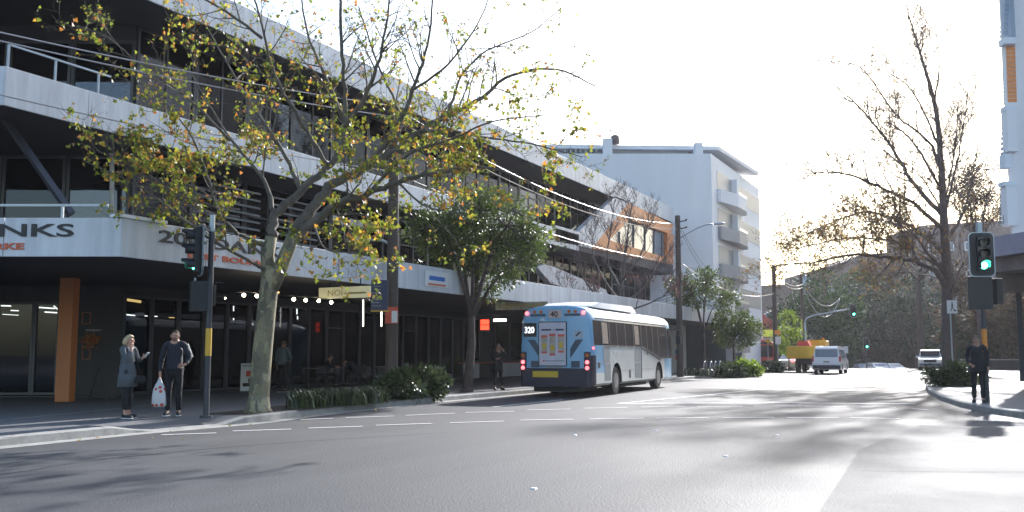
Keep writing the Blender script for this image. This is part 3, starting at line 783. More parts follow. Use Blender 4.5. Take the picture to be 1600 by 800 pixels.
# penthouse
pi = C1 + LEFT * 1.0 + Vector((-1.2, 1.5, 0)); pf = FL + Vector((.2, 1.5, 0))
MB().prism([(pi.x, pi.y, ztop), (pi.x, C2.y + 7, ztop), (pf.x, C2.y + 7, ztop), (pf.x, pf.y, ztop)], (0, 0, .62)).build('penthouse_wall', 'roofgrey', WB)
e1 = C1 + Vector((.2, .3, 0)); e2 = FL + LEFT * 2.2 + Vector((0, .8, 0))
MB().prism([(e1.x, e1.y + 1.5, ztop + .63), (e1.x + .6, C2.y + 6, ztop + .63), (e2.x, C2.y + 6, ztop + .63), (e2.x, e2.y, ztop + .63)], (0, 0, .32)).build('roof', 'white', WB)
for k, (p0, p1, hh) in enumerate(((1085, 1097, 1.0), (942, 956, 1.35))):
    a_, c_ = dp(p0, 240, depth(C1) + .6), dp(p1, 240, depth(C1) + .6)
    MB().obox(((a_ + c_) / 2).xy.to_3d() + Vector((0, 0, ztop + hh / 2 - .05)), (c_ - a_).length, .8, hh, IMG).build('roof_pier', 'white', WB)
ct = dp(961, 219, depth(C1) + .8)
MB().tube([(ct.x, ct.y, ztop + .95), (ct.x, ct.y, ztop + 1.5)], .36, 12).ball((ct.x, ct.y, ztop + 1.5), .36, sc=(1, 1, .6)).build('roof_vent', 'brick2', WB, smooth=True)
b = MB()
for k in range(7):
    a_ = dp(884 + k * 8, 240, depth(C1) + 1); b.obox((a_.x, a_.y, ztop + .3), .1, .3, .62)
b.build('roof_screen', 'busgrey', WB)
# balconies on the street side
fh = 3.05
YB0, YB1 = yx(1126, XW) , yx(1163, XW)
for k in range(5):
    zb = ztop - 1.55 - (k + 1) * fh + .95
    fl_ = MB().box((XW + .005, YB0, zb + 1.05), (XW + .02, C2.y + 9.5, zb + fh - .45)).build('recess_glazing', 'busgrey', WB)
    b = MB()
    b.box((XW + .02, YB0 + 5, zb + 1.05), (XW + .5, YB0 + 5.5, zb + fh - .4))
    b.build('balcony_pier', 'white', WB)
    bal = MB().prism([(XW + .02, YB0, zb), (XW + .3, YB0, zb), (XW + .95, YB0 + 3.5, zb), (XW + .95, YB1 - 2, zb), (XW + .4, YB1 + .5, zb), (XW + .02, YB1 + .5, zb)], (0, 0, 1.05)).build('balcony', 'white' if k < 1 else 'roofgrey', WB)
    MB().box((XW + .93, YB0 + 3.5, zb + 1.07), (XW + .97, YB1 - 2, zb + 1.3)).build('handrail', 'rail', bal)
MB().box((XW + .02, C1.y + .4, .2), (XW + .12, C1.y + 9, 3.4)).build('shopfront', 'carglass', WB)
# single storey slate wall between the two buildings (at the bus nose)
SW = thing('slate_wall_building', 'low slate blue rendered building between the long shops and the apartment block', 'building', (-17, 60, .1))
ya_, yb_ = yx(1052, -17), yx(1108, -17)
MB().box((-25, YE + .4, .1), (-17.2, C1.y + 0.0, dp(1080, 496, 72).z)).build('wall', 'slate', SW)
MB().box((-25.0, YE + .35, dp(1080, 496, 72).z), (-17.05, C1.y + .05, dp(1080, 496, 72).z + 1.2)).build('parapet', 'panel', SW)
bd = thing('street_poster', 'white street poster with a blue and red roundel beside the bus nose', 'poster', gp(1060, 590, .15))
d_ = 66
a_ = dp(1060, 560, d_)
MB().obox((a_.x, a_.y, 1.75), 1.05, .12, 3.2, IMG).build('panel', 'signwhite', bd)
p_ = dp(1060, 553, d_) - FWD * .08
MB().obox(p_ + Vector((0, 0, .12)), .42, .02, .35, IMG).build('roundel', 'signblue', bd)
MB().obox(p_ - Vector((0, 0, .25)), .42, .02, .32, IMG).build('roundel', 'signred', bd)
text('OPEN', .22, 'letter', bd, 'lettering', dp(1054, 544, d_) - FWD * .08, IMG, (0, 0, 1), 1, .003) if False else None

# ================================================================== FAR BUILDINGS
def far_block(name, label, pts, d, thick, m, rows=3, cols=6, wm='carglass', skip=False):
    p0 = [dp(a, c, d) for a, c in pts]
    zmin = zf(p0[0].y) - .3
    base = Vector((p0[0].x, p0[0].y, zmin))
    t = thing(name, label, 'building', base)
    xs = [p for p in pts]
    poly = [Vector((v.x, v.y, v.z)) for v in p0]
    lo0, lo1 = Vector((p0[0].x, p0[0].y, zmin)), Vector((p0[-1].x, p0[-1].y, zmin))
    MB().prism([lo0] + poly + [lo1], FWD * thick).build('wall', m, t)
    if not skip:
        L_ = (lo1 - lo0).length; h = min(v.z for v in p0) - zmin
        for i in range(cols):
            for j in range(rows):
                c_ = lo0 + (lo1 - lo0) * ((i + .5) / cols) + Vector((0, 0, 2 + (h - 3.2) * (j + .5) / rows)) - FWD * .04
                w_ = MB().obox(c_, L_ / cols * .42, .1, 1.5, IMG).build('window', 'white', t)
                MB().obox(c_ - FWD * .06, L_ / cols * .42 - .3, .05, 1.25, IMG).build('pane', wm, w_)
    return t
far_block('brick_building', 'plain brown brick building left of the street light pole', [(1166, 470), (1187, 462), (1187, 446), (1290, 442)], 150, 14, 'brick', 3, 6)
far_block('brick_building', 'mauve brown building with a pitched roofline behind the bare branches', [(1262, 425), (1312, 412), (1345, 398), (1440, 390), (1478, 404)], 185, 16, 'brick2', 4, 9)
far_block('brick_building', 'wide brown building at the far right behind the bare tree', [(1440, 352), (1560, 345), (1640, 352)], 165, 16, 'brick2', 5, 7)
rt = dp(1258, 432, 140)
wt = thing('roof_tank', 'round topped green-grey tank beside the far pole top', 'tank', (rt.x, rt.y, zf(150)))
MB().tube([(rt.x, rt.y, -4), (rt.x, rt.y, rt.z - .8)], .3, 8).build('post', 'galv', wt)
MB().tube([(rt.x, rt.y, rt.z - 1.8), (rt.x, rt.y, rt.z - .3)], .75, 14).ball((rt.x, rt.y, rt.z - .3), .75, sc=(1, 1, .7)).build('tank', 'galv', wt, smooth=True)
rh = far_block('red_brick_shop', 'red brick shop with a raked parapet behind the red bus', [(1167, 480), (1177, 478), (1205, 500), (1214, 504)], 112, 8, 'redbrick', skip=True)
a_, c_ = dp(1166, 521, 108), dp(1218, 521, 108)
MB().obox((a_ + c_) / 2, (c_ - a_).length, 3, .75, IMG).build('awning', 'lime', rh)
MB().obox((a_ + c_) / 2 - Vector((0, 0, .8)), (c_ - a_).length, 2.9, .6, IMG).build('awning', 'roofgrey', rh)
MB().obox((a_ + c_) / 2 - Vector((0, 0, 2.6)) + FWD * 1.2, (c_ - a_).length, .5, 2.8, IMG).build('shopfront', 'carglass', rh)

# ================================================================== RIGHT CORNER BUILDING
RB = thing('corner_building', 'pale multi-storey corner building with slatted balconies, orange screen and a grey awning', 'building', (6, 40, 0.15))
A_ = dp(1554, 552, 33); A_.z = 0
Bd = Vector((IMG * 0 + 0 * FWD))
dirn = (IMG * (300) + FWD * (-1511)).normalized()
Bq = A_ + dirn * 8.5
zt, zb_ = dp(1555, 371.5, 33).z, dp(1555, 402, 33).z
far_ = Vector((A_.x + 1.7, A_.y + 22, 0))
MB().prism([(A_.x, A_.y, zb_), (Bq.x, Bq.y, zb_), (Bq.x + 9, Bq.y + .5, zb_), (far_.x + 6, far_.y, zb_), (far_.x, far_.y, zb_)], (0, 0, zt - zb_)).build('awning', mat('awning_mauve', (0.30, 0.27, 0.33), .6), RB)
MB().prism([(A_.x + .15, A_.y + .3, zb_ - .5), (Bq.x + .3, Bq.y + .2, zb_ - .5), (Bq.x + 8, Bq.y + 1, zb_ - .5), (far_.x + 6, far_.y - .2, zb_ - .5), (far_.x + .3, far_.y - .2, zb_ - .5)], (0, 0, .48)).build('soffit', 'brick2', RB)
DQ = 36.0
UZ = Vector((0, 0, 1))
def rbox(name, px0, px1, y0, y1, d0, d1, m, parent=None):
    a_, c_ = dp(px0, y0, d0), dp(px1, y1, d0)
    lat0, lat1 = a_.dot(IMG), c_.dot(IMG)
    za_, zc_ = sorted((a_.z, c_.z))
    ctr = IMG * ((lat0 + lat1) / 2) + FWD * ((d0 + d1) / 2) + UZ * ((za_ + zc_) / 2)
    return MB().obox(ctr, abs(lat1 - lat0), abs(d1 - d0), zc_ - za_, IMG).build(name, m, parent or RB)
w0, w1 = dp(1589, 362, DQ), dp(1800, 362, DQ)
wz = dp(1589, -260, DQ).z
bk = (FWD + IMG * .62) * 14
MB().prism([(w0.x, w0.y, w0.z), (w1.x, w1.y, w0.z), (w1.x + bk.x, w1.y + bk.y, w0.z), (w0.x + bk.x, w0.y + bk.y, w0.z)], (0, 0, wz - w0.z)).build('wall', 'white2', RB)
rbox('corner_pier', 1582, 1591, 366, -250, DQ - .02, DQ + .1, 'white2')
for (p0_, p1_, ya_, yb_, m_, nm_) in ((1575, 1588, 352, 284, 'white2', 'balcony_pier'), (1571, 1580, 262, 240, 'white', 'balcony_slab'), (1576, 1588, 236, 172, 'white2', 'balcony_pier'),
        (1573, 1583, 60, -20, 'glassfar', 'glass_screen'), (1570, 1588, 68, 58, 'white', 'balcony_slab'), (1572, 1588, 172, 165, 'white', 'balcony_slab'), (1569, 1588, 290, 283, 'white', 'balcony_slab'), (1572, 1588, -60, -72, 'white', 'balcony_slab')):
    rbox(nm_, p0_, p1_, ya_, yb_, DQ - .3 - .05 * rnd.random(), DQ + .12, m_)
for (px0_, ya_, yb_, nn_, m_, nm_) in ((1574, 160, 68, 15, 'orange', 'orange_screen'), (1569, 250, 176, 9, 'rail', 'slatted_rail'), (1567, 350, 294, 8, 'rail', 'slatted_rail'), (1568, 55, -30, 12, 'rail', 'slatted_rail')):
    b = MB()
    for k in range(nn_):
        yy = ya_ + (yb_ - ya_) * (k + .5) / nn_
        dx = 3.0 * (k / nn_) if m_ == 'rail' else -3.0 * (k / nn_)
        q0_, q1_ = dp(px0_ + dx, yy, DQ), dp(px0_ + (6 if m_ == 'rail' else 14) + dx, yy, DQ)
        b.obox((q0_ + q1_) / 2, (q1_ - q0_).length, .08, abs(yb_ - ya_) / nn_ * DQ / 1511 * .9, IMG)
        b.obox(q0_ + FWD * .25 + IMG * .1, .06, .42, abs(yb_ - ya_) / nn_ * DQ / 1511 * .72, IMG)
    b.build(nm_, m_, RB)
def flatbox(name, px0, px1, y0, y1, d0, th, m):
    a_, c_ = dp(px0, y0, d0), dp(px0, y1, d0); e_ = dp(px1, y1, d0)
    L_ = (e_ - c_).dot(IMG); bk_ = (FWD + IMG * .5) * th
    q = [Vector((v.x, v.y, c_.z)) for v in (c_, c_ + IMG * L_, c_ + IMG * L_ + bk_, c_ + bk_)]
    return MB().prism(q, (0, 0, a_.z - c_.z)).build(name, m, RB)
flatbox('bulkhead', 1557, 1800, 404, 456, 33.6, .5, 'brick2')
flatbox('column', 1594, 1603, 456, 596, 33.9, .3, 'dark')
far_c = dp(1592, 552, 44)
MB().obox((far_c.x + 6, far_c.y + 3, 2.2), 10, 4, 4.1, IMG).build('shop_wall', 'brick2', RB)
# long dark shops on the far side of the corner, seen mirrored in the shopfront glass
OB = thing('shop_terrace', 'long dark brick shop terrace along the right side beyond the trees', 'building', (8, 50, .15))
MB().box((8, 50, .1), (22, 150, 13)).build('wall', 'brick2', OB)
MB().box((7.8, 49.8, 13), (22.2, 150.2, 13.6)).build('parapet', 'brick', OB)
for k in range(12):
    for z_ in (4.6, 8.8):
        f_ = MB().box((7.9, 53 + k * 8, z_), (8.02, 56 + k * 8, z_ + 2)).build('window', 'frame', OB)
        MB().box((7.86, 53.15 + k * 8, z_ + .15), (7.9, 55.85 + k * 8, z_ + 1.85)).build('pane', 'carglass', f_)
    MB().box((7.92, 51.5 + k * 8, .3), (8.01, 57.5 + k * 8, 3.2)).build('shopfront', 'busglass', OB)
# planter wall by the right edge
pw = thing('planter_wall', 'low dark concrete planter wall with pale cap at the right edge', 'planter', gp(1585, 578, .15))
c0 = gp(1562, 579, .15); c1 = gp(1612, 577, .15)
MB().obox((c0 + c1) / 2 + Vector((0, 0, .38)), (c1 - c0).length, 1.2, .76, IMG).build('wall', 'darkwall', pw)
MB().obox((c0 + c1) / 2 + Vector((0, 0, .80)), (c1 - c0).length + .1, 1.3, .08, IMG).build('cap', 'kerb', pw)

# ================================================================== POLES, CABLES, SIGNALS
def timber_pole(px, base, top, label, r0=.19, r1=.14, lamp=None, zfix=None, cross=True):
    z = .15; g = gp(*base, .15) if zfix is None else dp(base[0], base[1], zfix)
    z0 = zf(g.y) + .1
    t = thing('utility_pole', label, 'pole', (g.x, g.y, z0), group=None)
    zt_ = dp(px, top, depth(g)).z
    MB().tube([(g.x, g.y, z0), (g.x, g.y, (z0 + zt_) / 2), (g.x, g.y, zt_)], [r0, (r0 + r1) / 2, r1], 14).build('post', 'timber', t, smooth=False, auto=True)
    return t, Vector((g.x, g.y, zt_))
P1, P1T = timber_pole(611, (611, 622), 158, 'dark timber pole with a red bus stop flag beside the glossy shrub')
P2, P2T = timber_pole(1060.5, (1063, 589), 337, 'timber pole with a curved street lamp arm just past the bus nose')
P3, P3T = timber_pole(1211, (1213, 575), 416, 'distant timber pole rising between the light green tree and the red bus', .2, .16, zfix=78)
P4, P4T = timber_pole(1255, (1256, 577), 428, 'distant dark pole beside the traffic signal arm', .17, .13, zfix=92)
P0T = Vector((P1T.x + .3, P1T.y - 31, P1T.z))
for P_, T_ in ((P1, P1T), (P2, P2T), (P3, P3T)):
    b = MB()
    for dz in (.35, .75): b.tube([T_ + Vector((.05, 0, -dz)), T_ + Vector((.5, 0, -dz + .05))], .035, 6); b.ball(T_ + Vector((.5, 0, -dz + .1)), .06)
    b.build('insulator_bracket', 'polegrey', P_)
def lamp_arm(P_, pts, m='rail'):
    a = MB().tube(pts, .04, 8).build('lamp_arm', m, P_, smooth=True)
    e = pts[-1]; d = (pts[-1] - pts[-2]).normalized()
    MB().ball(e + d * .3, .34, sc=(1, .5, .26)).build('lamp_head', 'lamphead', a, smooth=True)
d2 = depth(P2T)
lamp_arm(P2, [dp(1061, 373, d2), dp(1072, 366, d2), dp(1090, 356, d2), dp(1103, 351, d2), dp(1115, 350, d2)])
d1 = depth(P1T)
lamp_arm(P1, [dp(611, 383, d1), dp(598, 376, d1), dp(588, 375, d1), dp(580, 375, d1)])
def cable(a, c, sag, label, r=.016, n=22, m='cable'):
    pts = [a.lerp(c, i / n) - Vector((0, 0, 4 * sag * (i / n) * (1 - i / n))) for i in range(n + 1)]
    o = MB().tube(pts, r, 6).build('overhead_cable', m, None, smooth=True)
    return tag(o, label, 'cable', None)
ax = Vector((.45, 0, 0))
za, zc = xp(1058, 347, P2T.x).z, xp(1058, 357, P2T.x).z
L1 = dp(612, 165, d1); L2 = dp(612, 182, d1); L3 = dp(612, 268, d1)
p0 = dp(-60, 37, 17.5); p0b = dp(-60, 50, 17.5); p0c = dp(-60, 134, 17.5)
ends2 = [dp(1058, 350, d2), dp(1058, 358, d2), dp(1058, 409, d2)]
names = ['upper', 'second', 'lowest']
for k, (q0, q1, q2) in enumerate(zip((p0, p0b, p0c), (L1, L2, L3), ends2)):
    cable(q0, q1, .12, '%s of the three cables crossing the upper left to the pole by the shrub' % names[k])
    cable(q1, q2, .85 if k < 2 else .5, '%s of the three sagging cables running from the shrub pole to the lamp arm pole' % names[k])
d3, d4 = depth(P3T), depth(P4T)
cable(dp(1062, 352, d2), dp(1135, 438, d2 + 12), .7, 'dark service cable dropping from the lamp arm pole towards the apartment block', .012, m='polegrey')
cable(dp(1062, 358, d2), dp(1128, 452, d2 + 10), .5, 'lower dark service cable dropping from the lamp arm pole', .012, m='polegrey')
cable(dp(1062, 409, d2), dp(1210, 458, d3), .9, 'pale sagging cable between the lamp arm pole and the next distant pole', .02)
cable(dp(1212, 428, d3), dp(1254, 444, d4), .5, 'upper pale cable between the two distant poles', .022)
cable(dp(1212, 432, d3), dp(1254, 449, d4), .5, 'lower pale cable between the two distant poles', .022)
cable(dp(1256, 446, d4), dp(1312, 466, d4 + 6), 1.3, 'upper drooping cable right of the signal arm pole', .025)
cable(dp(1256, 451, d4), dp(1312, 468, d4 + 6), 2.2, 'lower drooping cable right of the signal arm pole', .025)
cable(dp(1575, 108, 60), dp(1640, 150, 58), .3, 'thin dark cable at the corner building', .02, m='polegrey')

def rrect(c, ux, uz, w_, h_, r, n=5):
    c, ux, uz = Vector(c), Vector(ux), Vector(uz); out = []
    for (sx, sz, a0) in ((1, 1, 0), (-1, 1, 90), (-1, -1, 180), (1, -1, 270)):
        for i in range(n + 1):
            a = R(a0 + 90 * i / n)
            out.append(c + ux * (sx * (w_ / 2 - r) + r * math.cos(a)) + uz * (sz * (h_ / 2 - r) + r * math.sin(a)))
    return out
def signal_head(parent, c, facing, w_=.62, h_=1.18, lit=2, small=False):
    """target board with three hooded lenses, facing = horizontal unit vector"""
    f = Vector(facing).normalized(); uz = Vector((0, 0, 1)); ux = uz.cross(f)
    bd_ = MB().prism(rrect(c, ux, uz, w_, h_, .14), -f * .03).build('target_board', 'signal', parent)
    o_, i_ = rrect(Vector(c) + f * .004, ux, uz, w_, h_, .14), rrect(Vector(c) + f * .004, ux, uz, w_ - .045, h_ - .045, .12)
    b = MB(); n = len(o_)
    b.add(o_ + i_ + [p - f * .035 for p in o_], [(k, (k + 1) % n, n + (k + 1) % n, n + k) for k in range(n)] + [(k, (k + 1) % n, 2 * n + (k + 1) % n, 2 * n + k) for k in range(n)])
    b.build('white_border', 'galv', bd_)
    MB().obox(Vector(c) + f * .06, .27, .12, .92, ux).build('lamp_housing', 'signal', parent)
    for k, dz in enumerate((.3, 0, -.3)):
        q = Vector(c) + uz * dz + f * .12
        lens = MB().tube([q, q + f * .012], .1, 18).build('lens', 'green' if k == lit else 'lens_off', parent)
        b = MB(); N = 14; vs = []
        for i in range(N + 1):
            a = R(-35 + 250 * i / N)
            d_ = ux * math.cos(a) * .118 + uz * math.sin(a) * .118
            ln = .24 if 20 < (-35 + 250 * i / N) < 160 else .16
            vs += [q + d_, q + d_ + f * ln]
        b.add(vs, [(2 * i, 2 * i + 1, 2 * i + 3, 2 * i + 2) for i in range(N)])
        h = b.build('visor', 'signal', lens); md = h.modifiers.new('t', 'SOLIDIFY'); md.thickness = .008
def ped_head(parent, c, facing, w_=.36, h_=.6):
    f = Vector(facing).normalized(); ux = Vector((0, 0, 1)).cross(f)
    x_ = MB().obox(c, w_, .2, h_, ux).build('pedestrian_signal', 'signal', parent, bevel=.015)
    for dz in (.14, -.14):
        MB().obox(Vector(c) + f * .17 + Vector((0, 0, dz + .12)), w_ * .8, .16, .015, ux).build('visor', 'signal', x_)
        MB().obox(Vector(c) + f * .102 + Vector((0, 0, dz)), w_ * .66, .01, .2, ux).build('lens', 'lens_off', x_)
# left signal
g = gp(322, 653, .15)
TL = thing('traffic_signal', 'traffic signal on a dark pole beside the man with the bag, seen from the side', 'traffic light', g)
zt_ = dp(322, 336, depth(g)).z
z1_ = dp(322, 362, depth(g)).z
MB().tube([(g.x, g.y, .15), (g.x, g.y, z1_)], .058, 14).tube([(g.x, g.y, .15), (g.x, g.y, .2)], .13, 14).build('post', 'polegrey', TL, auto=True)
MB().tube([(g.x, g.y, z1_), (g.x, g.y, zt_)], .055, 14).build('upper_post', 'galv', TL, auto=True)
MB().tube([(g.x, g.y, dp(322, 556, depth(g)).z), (g.x, g.y, dp(322, 513, depth(g)).z)], .062, 14).build('sticker', 'sticker', TL, auto=True)
fc = (-FWD * .45 - IMG * .89).normalized()
signal_head(TL, dp(313, 391, depth(g) - .12), fc, lit=2, w_=.58, h_=1.06)
ped_head(TL, dp(310, 463, depth(g) - .05), (IMG * -.5 + FWD * .85), .34, .62)
ped_head(TL, dp(329, 461, depth(g) + .25), (IMG * .9 + FWD * .3), .24, .42)
MB().tube([dp(305, 434, depth(g)), dp(305, 445, depth(g))], .02, 6).build('bracket', 'galv', TL)
# right signal
g = gp(1543, 629, .15)
TR = thing('traffic_signal', 'traffic signal showing a large green light on the right hand corner', 'traffic light', g)
dg_ = depth(g)
MB().tube([(g.x, g.y, .15), (g.x, g.y, dp(1537, 430, dg_).z)], .06, 14).build('post', 'polegrey', TR, auto=True)
MB().tube([(g.x, g.y, dp(1537, 430, dg_).z), (g.x, g.y, dp(1533, 348, dg_).z)], .085, 14).build('upper_post', 'galv', TR, auto=True)
MB().tube([(g.x, g.y, dp(1540, 550, dg_).z), (g.x, g.y, dp(1540, 514, dg_).z)], .068, 14).build('sticker', 'ostick', TR, auto=True)
signal_head(TR, dp(1534, 397.5, dg_ - .2), (-FWD - IMG * .12), lit=2, w_=.66, h_=1.2)
ped_head(TR, dp(1531, 458, dg_ + .05), (IMG * .3 + FWD), .6, .9)
ped_head(TR, dp(1556, 456, dg_ + .1), (IMG + FWD * .2), .34, .7)
# distant signals
def far_signal(px, py, d, label, lit_only=False, pole=True, sc_=1.0):
    c = dp(px, py, d); t = thing('traffic_signal', label, 'traffic light', (c.x, c.y, zf(c.y)))
    if pole: MB().tube([(c.x, c.y, zf(c.y)), (c.x, c.y, c.z + .5)], .06, 8).build('post', 'polegrey', t)
    signal_head(t, c - FWD * .1, -FWD)
    return t
c = dp(1262, 576, 92)
MA = thing('mast_arm_signal', 'traffic signal hung out over the road on a long curved arm with green lit', 'traffic light', (c.x, c.y, 0))
MB().tube([(c.x, c.y, 0), dp(1257, 505, 92)], .11, 10).tube([dp(1257, 505, 92), dp(1260, 497, 92), dp(1270, 493, 92), dp(1300, 487.5, 92), dp(1327, 483, 92)], .07, 8).build('mast_arm', 'galv', MA, smooth=True)
signal_head(MA, dp(1333, 486, 91.9) , -FWD, w_=.62, h_=1.2)
far_signal(1254, 528, 94, 'far traffic signal lit green above the yellow truck')
far_signal(1353, 537, 100, 'far traffic signal lit green in front of the dark trees')
far_signal(1559, 556, 120, 'tiny green traffic signal beyond the man on the right corner', True)

# bus stop flag and navy board on the shrub pole
FLG = thing('bus_stop_flag', 'small orange red and white bus stop flag fixed to the timber pole', 'sign', dp(611, 505, d1 - .25))
p_ = dp(612, 492.5, d1 - .27)
MB().obox(p_, .37, .03, .48, IMG).build('panel', 'signred', FLG)
MB().obox(p_ + IMG * .085 - FWD * .018 - Vector((0, 0, .045)), .17, .006, .34, IMG).build('timetable', 'signwhite', FLG)
MB().obox(dp(611, 480.5, d1 - .25), .4, .06, .02, IMG).obox(dp(611, 505, d1 - .25), .4, .06, .02, IMG).build('bracket', 'signal', FLG)
nb = thing('navy_sign_board', 'dark navy directory board with pale lines hung from the awning edge', 'sign', dp(592, 486, 26.3))
p_ = dp(593, 461, 26.6)
MB().obox(p_, .46, .06, .82, IMG).build('panel', 'signnavy', nb)
MB().obox(p_ - Vector((0, 0, .44)) + IMG * .02, .5, .07, .04, IMG).build('gold_edge', 'sticker', nb)
b = MB()
for k in range(8): b.obox(p_ - FWD * .034 - IMG * (.1 - .02 * (k % 3)) + Vector((0, 0, .33 - k * .09)), .2 + .05 * (k % 2), .006, .018, IMG)
b.build('lettering', 'busgrey', nb)
# pedestrian sign right
c = dp(1489, 580, 44)
PS = thing('pedestrian_sign', 'small white pedestrian sign on a thin grey post by the bare tree', 'sign', (c.x, c.y, .15))
MB().tube([(c.x, c.y, .15), (c.x, c.y, dp(1489, 470, 44).z)], .035, 8).build('post', 'galv', PS)
p_ = dp(1487.5, 479.5, 43.9)
MB().obox(p_, .46, .02, .6, IMG).build('panel', 'signwhite', PS)
b = MB(); q = p_ - FWD * .014
b.tube([q + Vector((0, 0, .18)), q + Vector((0, 0, .21))], .035, 8).obox(q + Vector((0, 0, .07)), .06, .006, .17, IMG)
b.obox(q - IMG * .04 - Vector((0, 0, .1)), .03, .006, .2, IMG, uz=(IMG * .3 + Vector((0, 0, 1)))).obox(q + IMG * .05 - Vector((0, 0, .1)), .03, .006, .2, IMG, uz=(-IMG * .5 + Vector((0, 0, 1)))).obox(q + IMG * .12 - Vector((0, 0, .17)), .1, .006, .06, IMG)
b.build('walking_figure', 'letter', PS)
# small signs on far poles
def road_sign(px0, py0, px1, py1, d, m, label, shape='rect'):
    a, c = dp(px0, py0, d), dp(px1, py1, d); m_ = (a + c) / 2
    t = thing('road_sign', label, 'sign', (m_.x, m_.y, zf(m_.y) + .1))
    MB().tube([(m_.x, m_.y, zf(m_.y)), (m_.x, m_.y, max(a.z, c.z))], .04, 8).build('post', 'galv', t)
    wd, hh = abs((c - a).dot(IMG)), abs(a.z - c.z)
    if shape == 'rect': MB().obox(m_ - FWD * .06, wd, .03, hh, IMG).build('panel', m, t)
    else: MB().obox(m_ - FWD * .06, wd * .75, .03, hh * .75, IMG + Vector((0, 0, 1)), uz=(-IMG + Vector((0, 0, 1)))).build('panel', m, t)
    return t
road_sign(1210, 516, 1219, 523, 77, 'ostick', 'small orange sign low on the distant pole')
road_sign(1211, 526, 1220, 538, 76.6, 'signwhite', 'small white sign under the orange one on the distant pole')
road_sign(1195, 528, 1204, 538, 80, 'sticker', 'yellow diamond warning sign by the red bus', 'dia')
road_sign(1317, 541, 1325, 552, 90, 'signwhite', 'round white sign on a post right of the white van')

# A-frame board, easel, bouquet, bike racks, cafe furniture
g = gp(390, 611, .15)
AF = thing('menu_board', 'white A-frame menu board with food photos behind the spotted trunk', 'sign board', g)
ux = (IMG + FWD * .25).normalized(); nn = Vector((0, 0, 1)).cross(ux)
s1 = MB().obox(g + nn * -.16 + Vector((0, 0, .48)), .62, .03, .98, ux, uz=nn * .28 + Vector((0, 0, 1))).build('front_panel', 'signwhite', AF)
MB().obox(g + nn * .16 + Vector((0, 0, .48)), .62, .03, .98, ux, uz=-nn * .28 + Vector((0, 0, 1))).build('rear_panel', 'signwhite', AF)
uzz = (nn * .28 + Vector((0, 0, 1))).normalized(); fn = -nn + Vector((0, 0, .28)); fn.normalize()
for dx, dz, ww, hh, mm in ((-.03, .12, .2, .2, 'bagred'), (.05, -.12, .22, .16, 'brick'), (-.12, -.27, .22, .12, 'soil'), (.15, -.27, .2, .12, 'soil'), (0, .4, .5, .08, 'galv')):
    MB().obox(g + nn * -.16 + Vector((0, 0, .48)) + fn * .02 + ux * dx + uzz * dz, ww, .006, hh, ux, uz=uzz).build('picture', mm, s1)
g = gp(152, 626, .15)
EZ = thing('easel_stand', 'thin dark A-shaped easel against the charcoal wall', 'easel', g)
MB().tube([g + IMG * -.24, g + Vector((0, 0, .92))], .02, 6).build('leg', 'signal', EZ)
MB().tube([g + IMG * .26, g + Vector((0, 0, .92))], .02, 6).build('leg', 'signal', EZ)
MB().tube([g + IMG * -.13 + Vector((0, 0, .4)), g + IMG * .14 + Vector((0, 0, .4))], .014, 6).build('crossbar', 'signal', EZ)
dW = depth(KG)
BQ = thing('wall_bouquet', 'orange and cream dried bouquet on a pale shelf of the charcoal wall', 'flowers', dp(143, 535, dW - .1))
MB().obox(dp(147, 516, dW - .12), .42, .2, .05, IMG).build('shelf', 'busgrey', BQ)
b = MB()
for i in range(260):
    p_ = dp(142, 532, dW - .18) + IMG * rnd.gauss(0, .13) + FWD * rnd.gauss(0, .06) + Vector((0, 0, rnd.gauss(0, .09)))
    a = Vector((rnd.gauss(0, 1), rnd.gauss(0, 1), rnd.gauss(0, 1))).normalized(); c = a.orthogonal().normalized()
    b.quad([p_, p_ + a * .05 + c * .02, p_ + a * .09, p_ + a * .05 - c * .02])
b.build('flowers', 'flower', BQ)
for k, py in enumerate((497, 552)):
    f = thing('picture_frame', '%s square copper coloured frame on the charcoal wall by the bouquet' % ('upper' if k == 0 else 'lower'), 'frame', dp(136, py, dW - .05))
    p_ = dp(135, py, dW - .05); b = MB(); w2, h2 = .13, .17
    for sx, sz, ww, hh in ((0, 1, 2 * w2, .03), (0, -1, 2 * w2, .03), (1, 0, .03, 2 * h2 - .032), (-1, 0, .03, 2 * h2 - .032)):
        b.obox(p_ + IMG * sx * (w2 - .015) + Vector((0, 0, sz * h2)), ww, .03, hh, IMG)
    b.build('frame', mat('copper%d' % k, (.30, .11, .06), .5), f)
def hoop(px, py, first=None):
    g = gp(px, py, .15)
    if first is None:
        t = thing('bike_rack', 'chrome hoop bike rack on the footpath left of the clipped tree', 'bike rack', g, group='chrome hoop bike racks on the footpath')
        pts = [Vector((0, -.3, 0)), Vector((0, -.3, .6))] + [Vector((0, -.3 * math.cos(R(a)), .6 + .22 * math.sin(R(a)))) for a in range(20, 180, 20)] + [Vector((0, .3, .6)), Vector((0, .3, 0))]
        MB().tube(pts, .03, 8).build('hoop', 'chrome', t, smooth=True, local=True); return t
    t = copy_tree(first); t.location = g; return t
h0 = hoop(1102, 587); [hoop(x, 587 - .8 * i, h0) for i, x in enumerate((1112, 1119, 1126))]
def cafe_table(p, label):
    t = thing('cafe_table', label, 'table', p, group='dark cafe tables on the footpath')
    MB().tube([(0, 0, .72), (0, 0, .75)], .36, 24).build('tabletop', 'tabletop', t, local=True)
    MB().tube([(0, 0, .02), (0, 0, .72)], .03, 8).build('leg', 'chair', t, local=True)
    MB().tube([(0, 0, 0), (0, 0, .025)], .22, 16).build('base', 'chair', t, local=True)
    return t
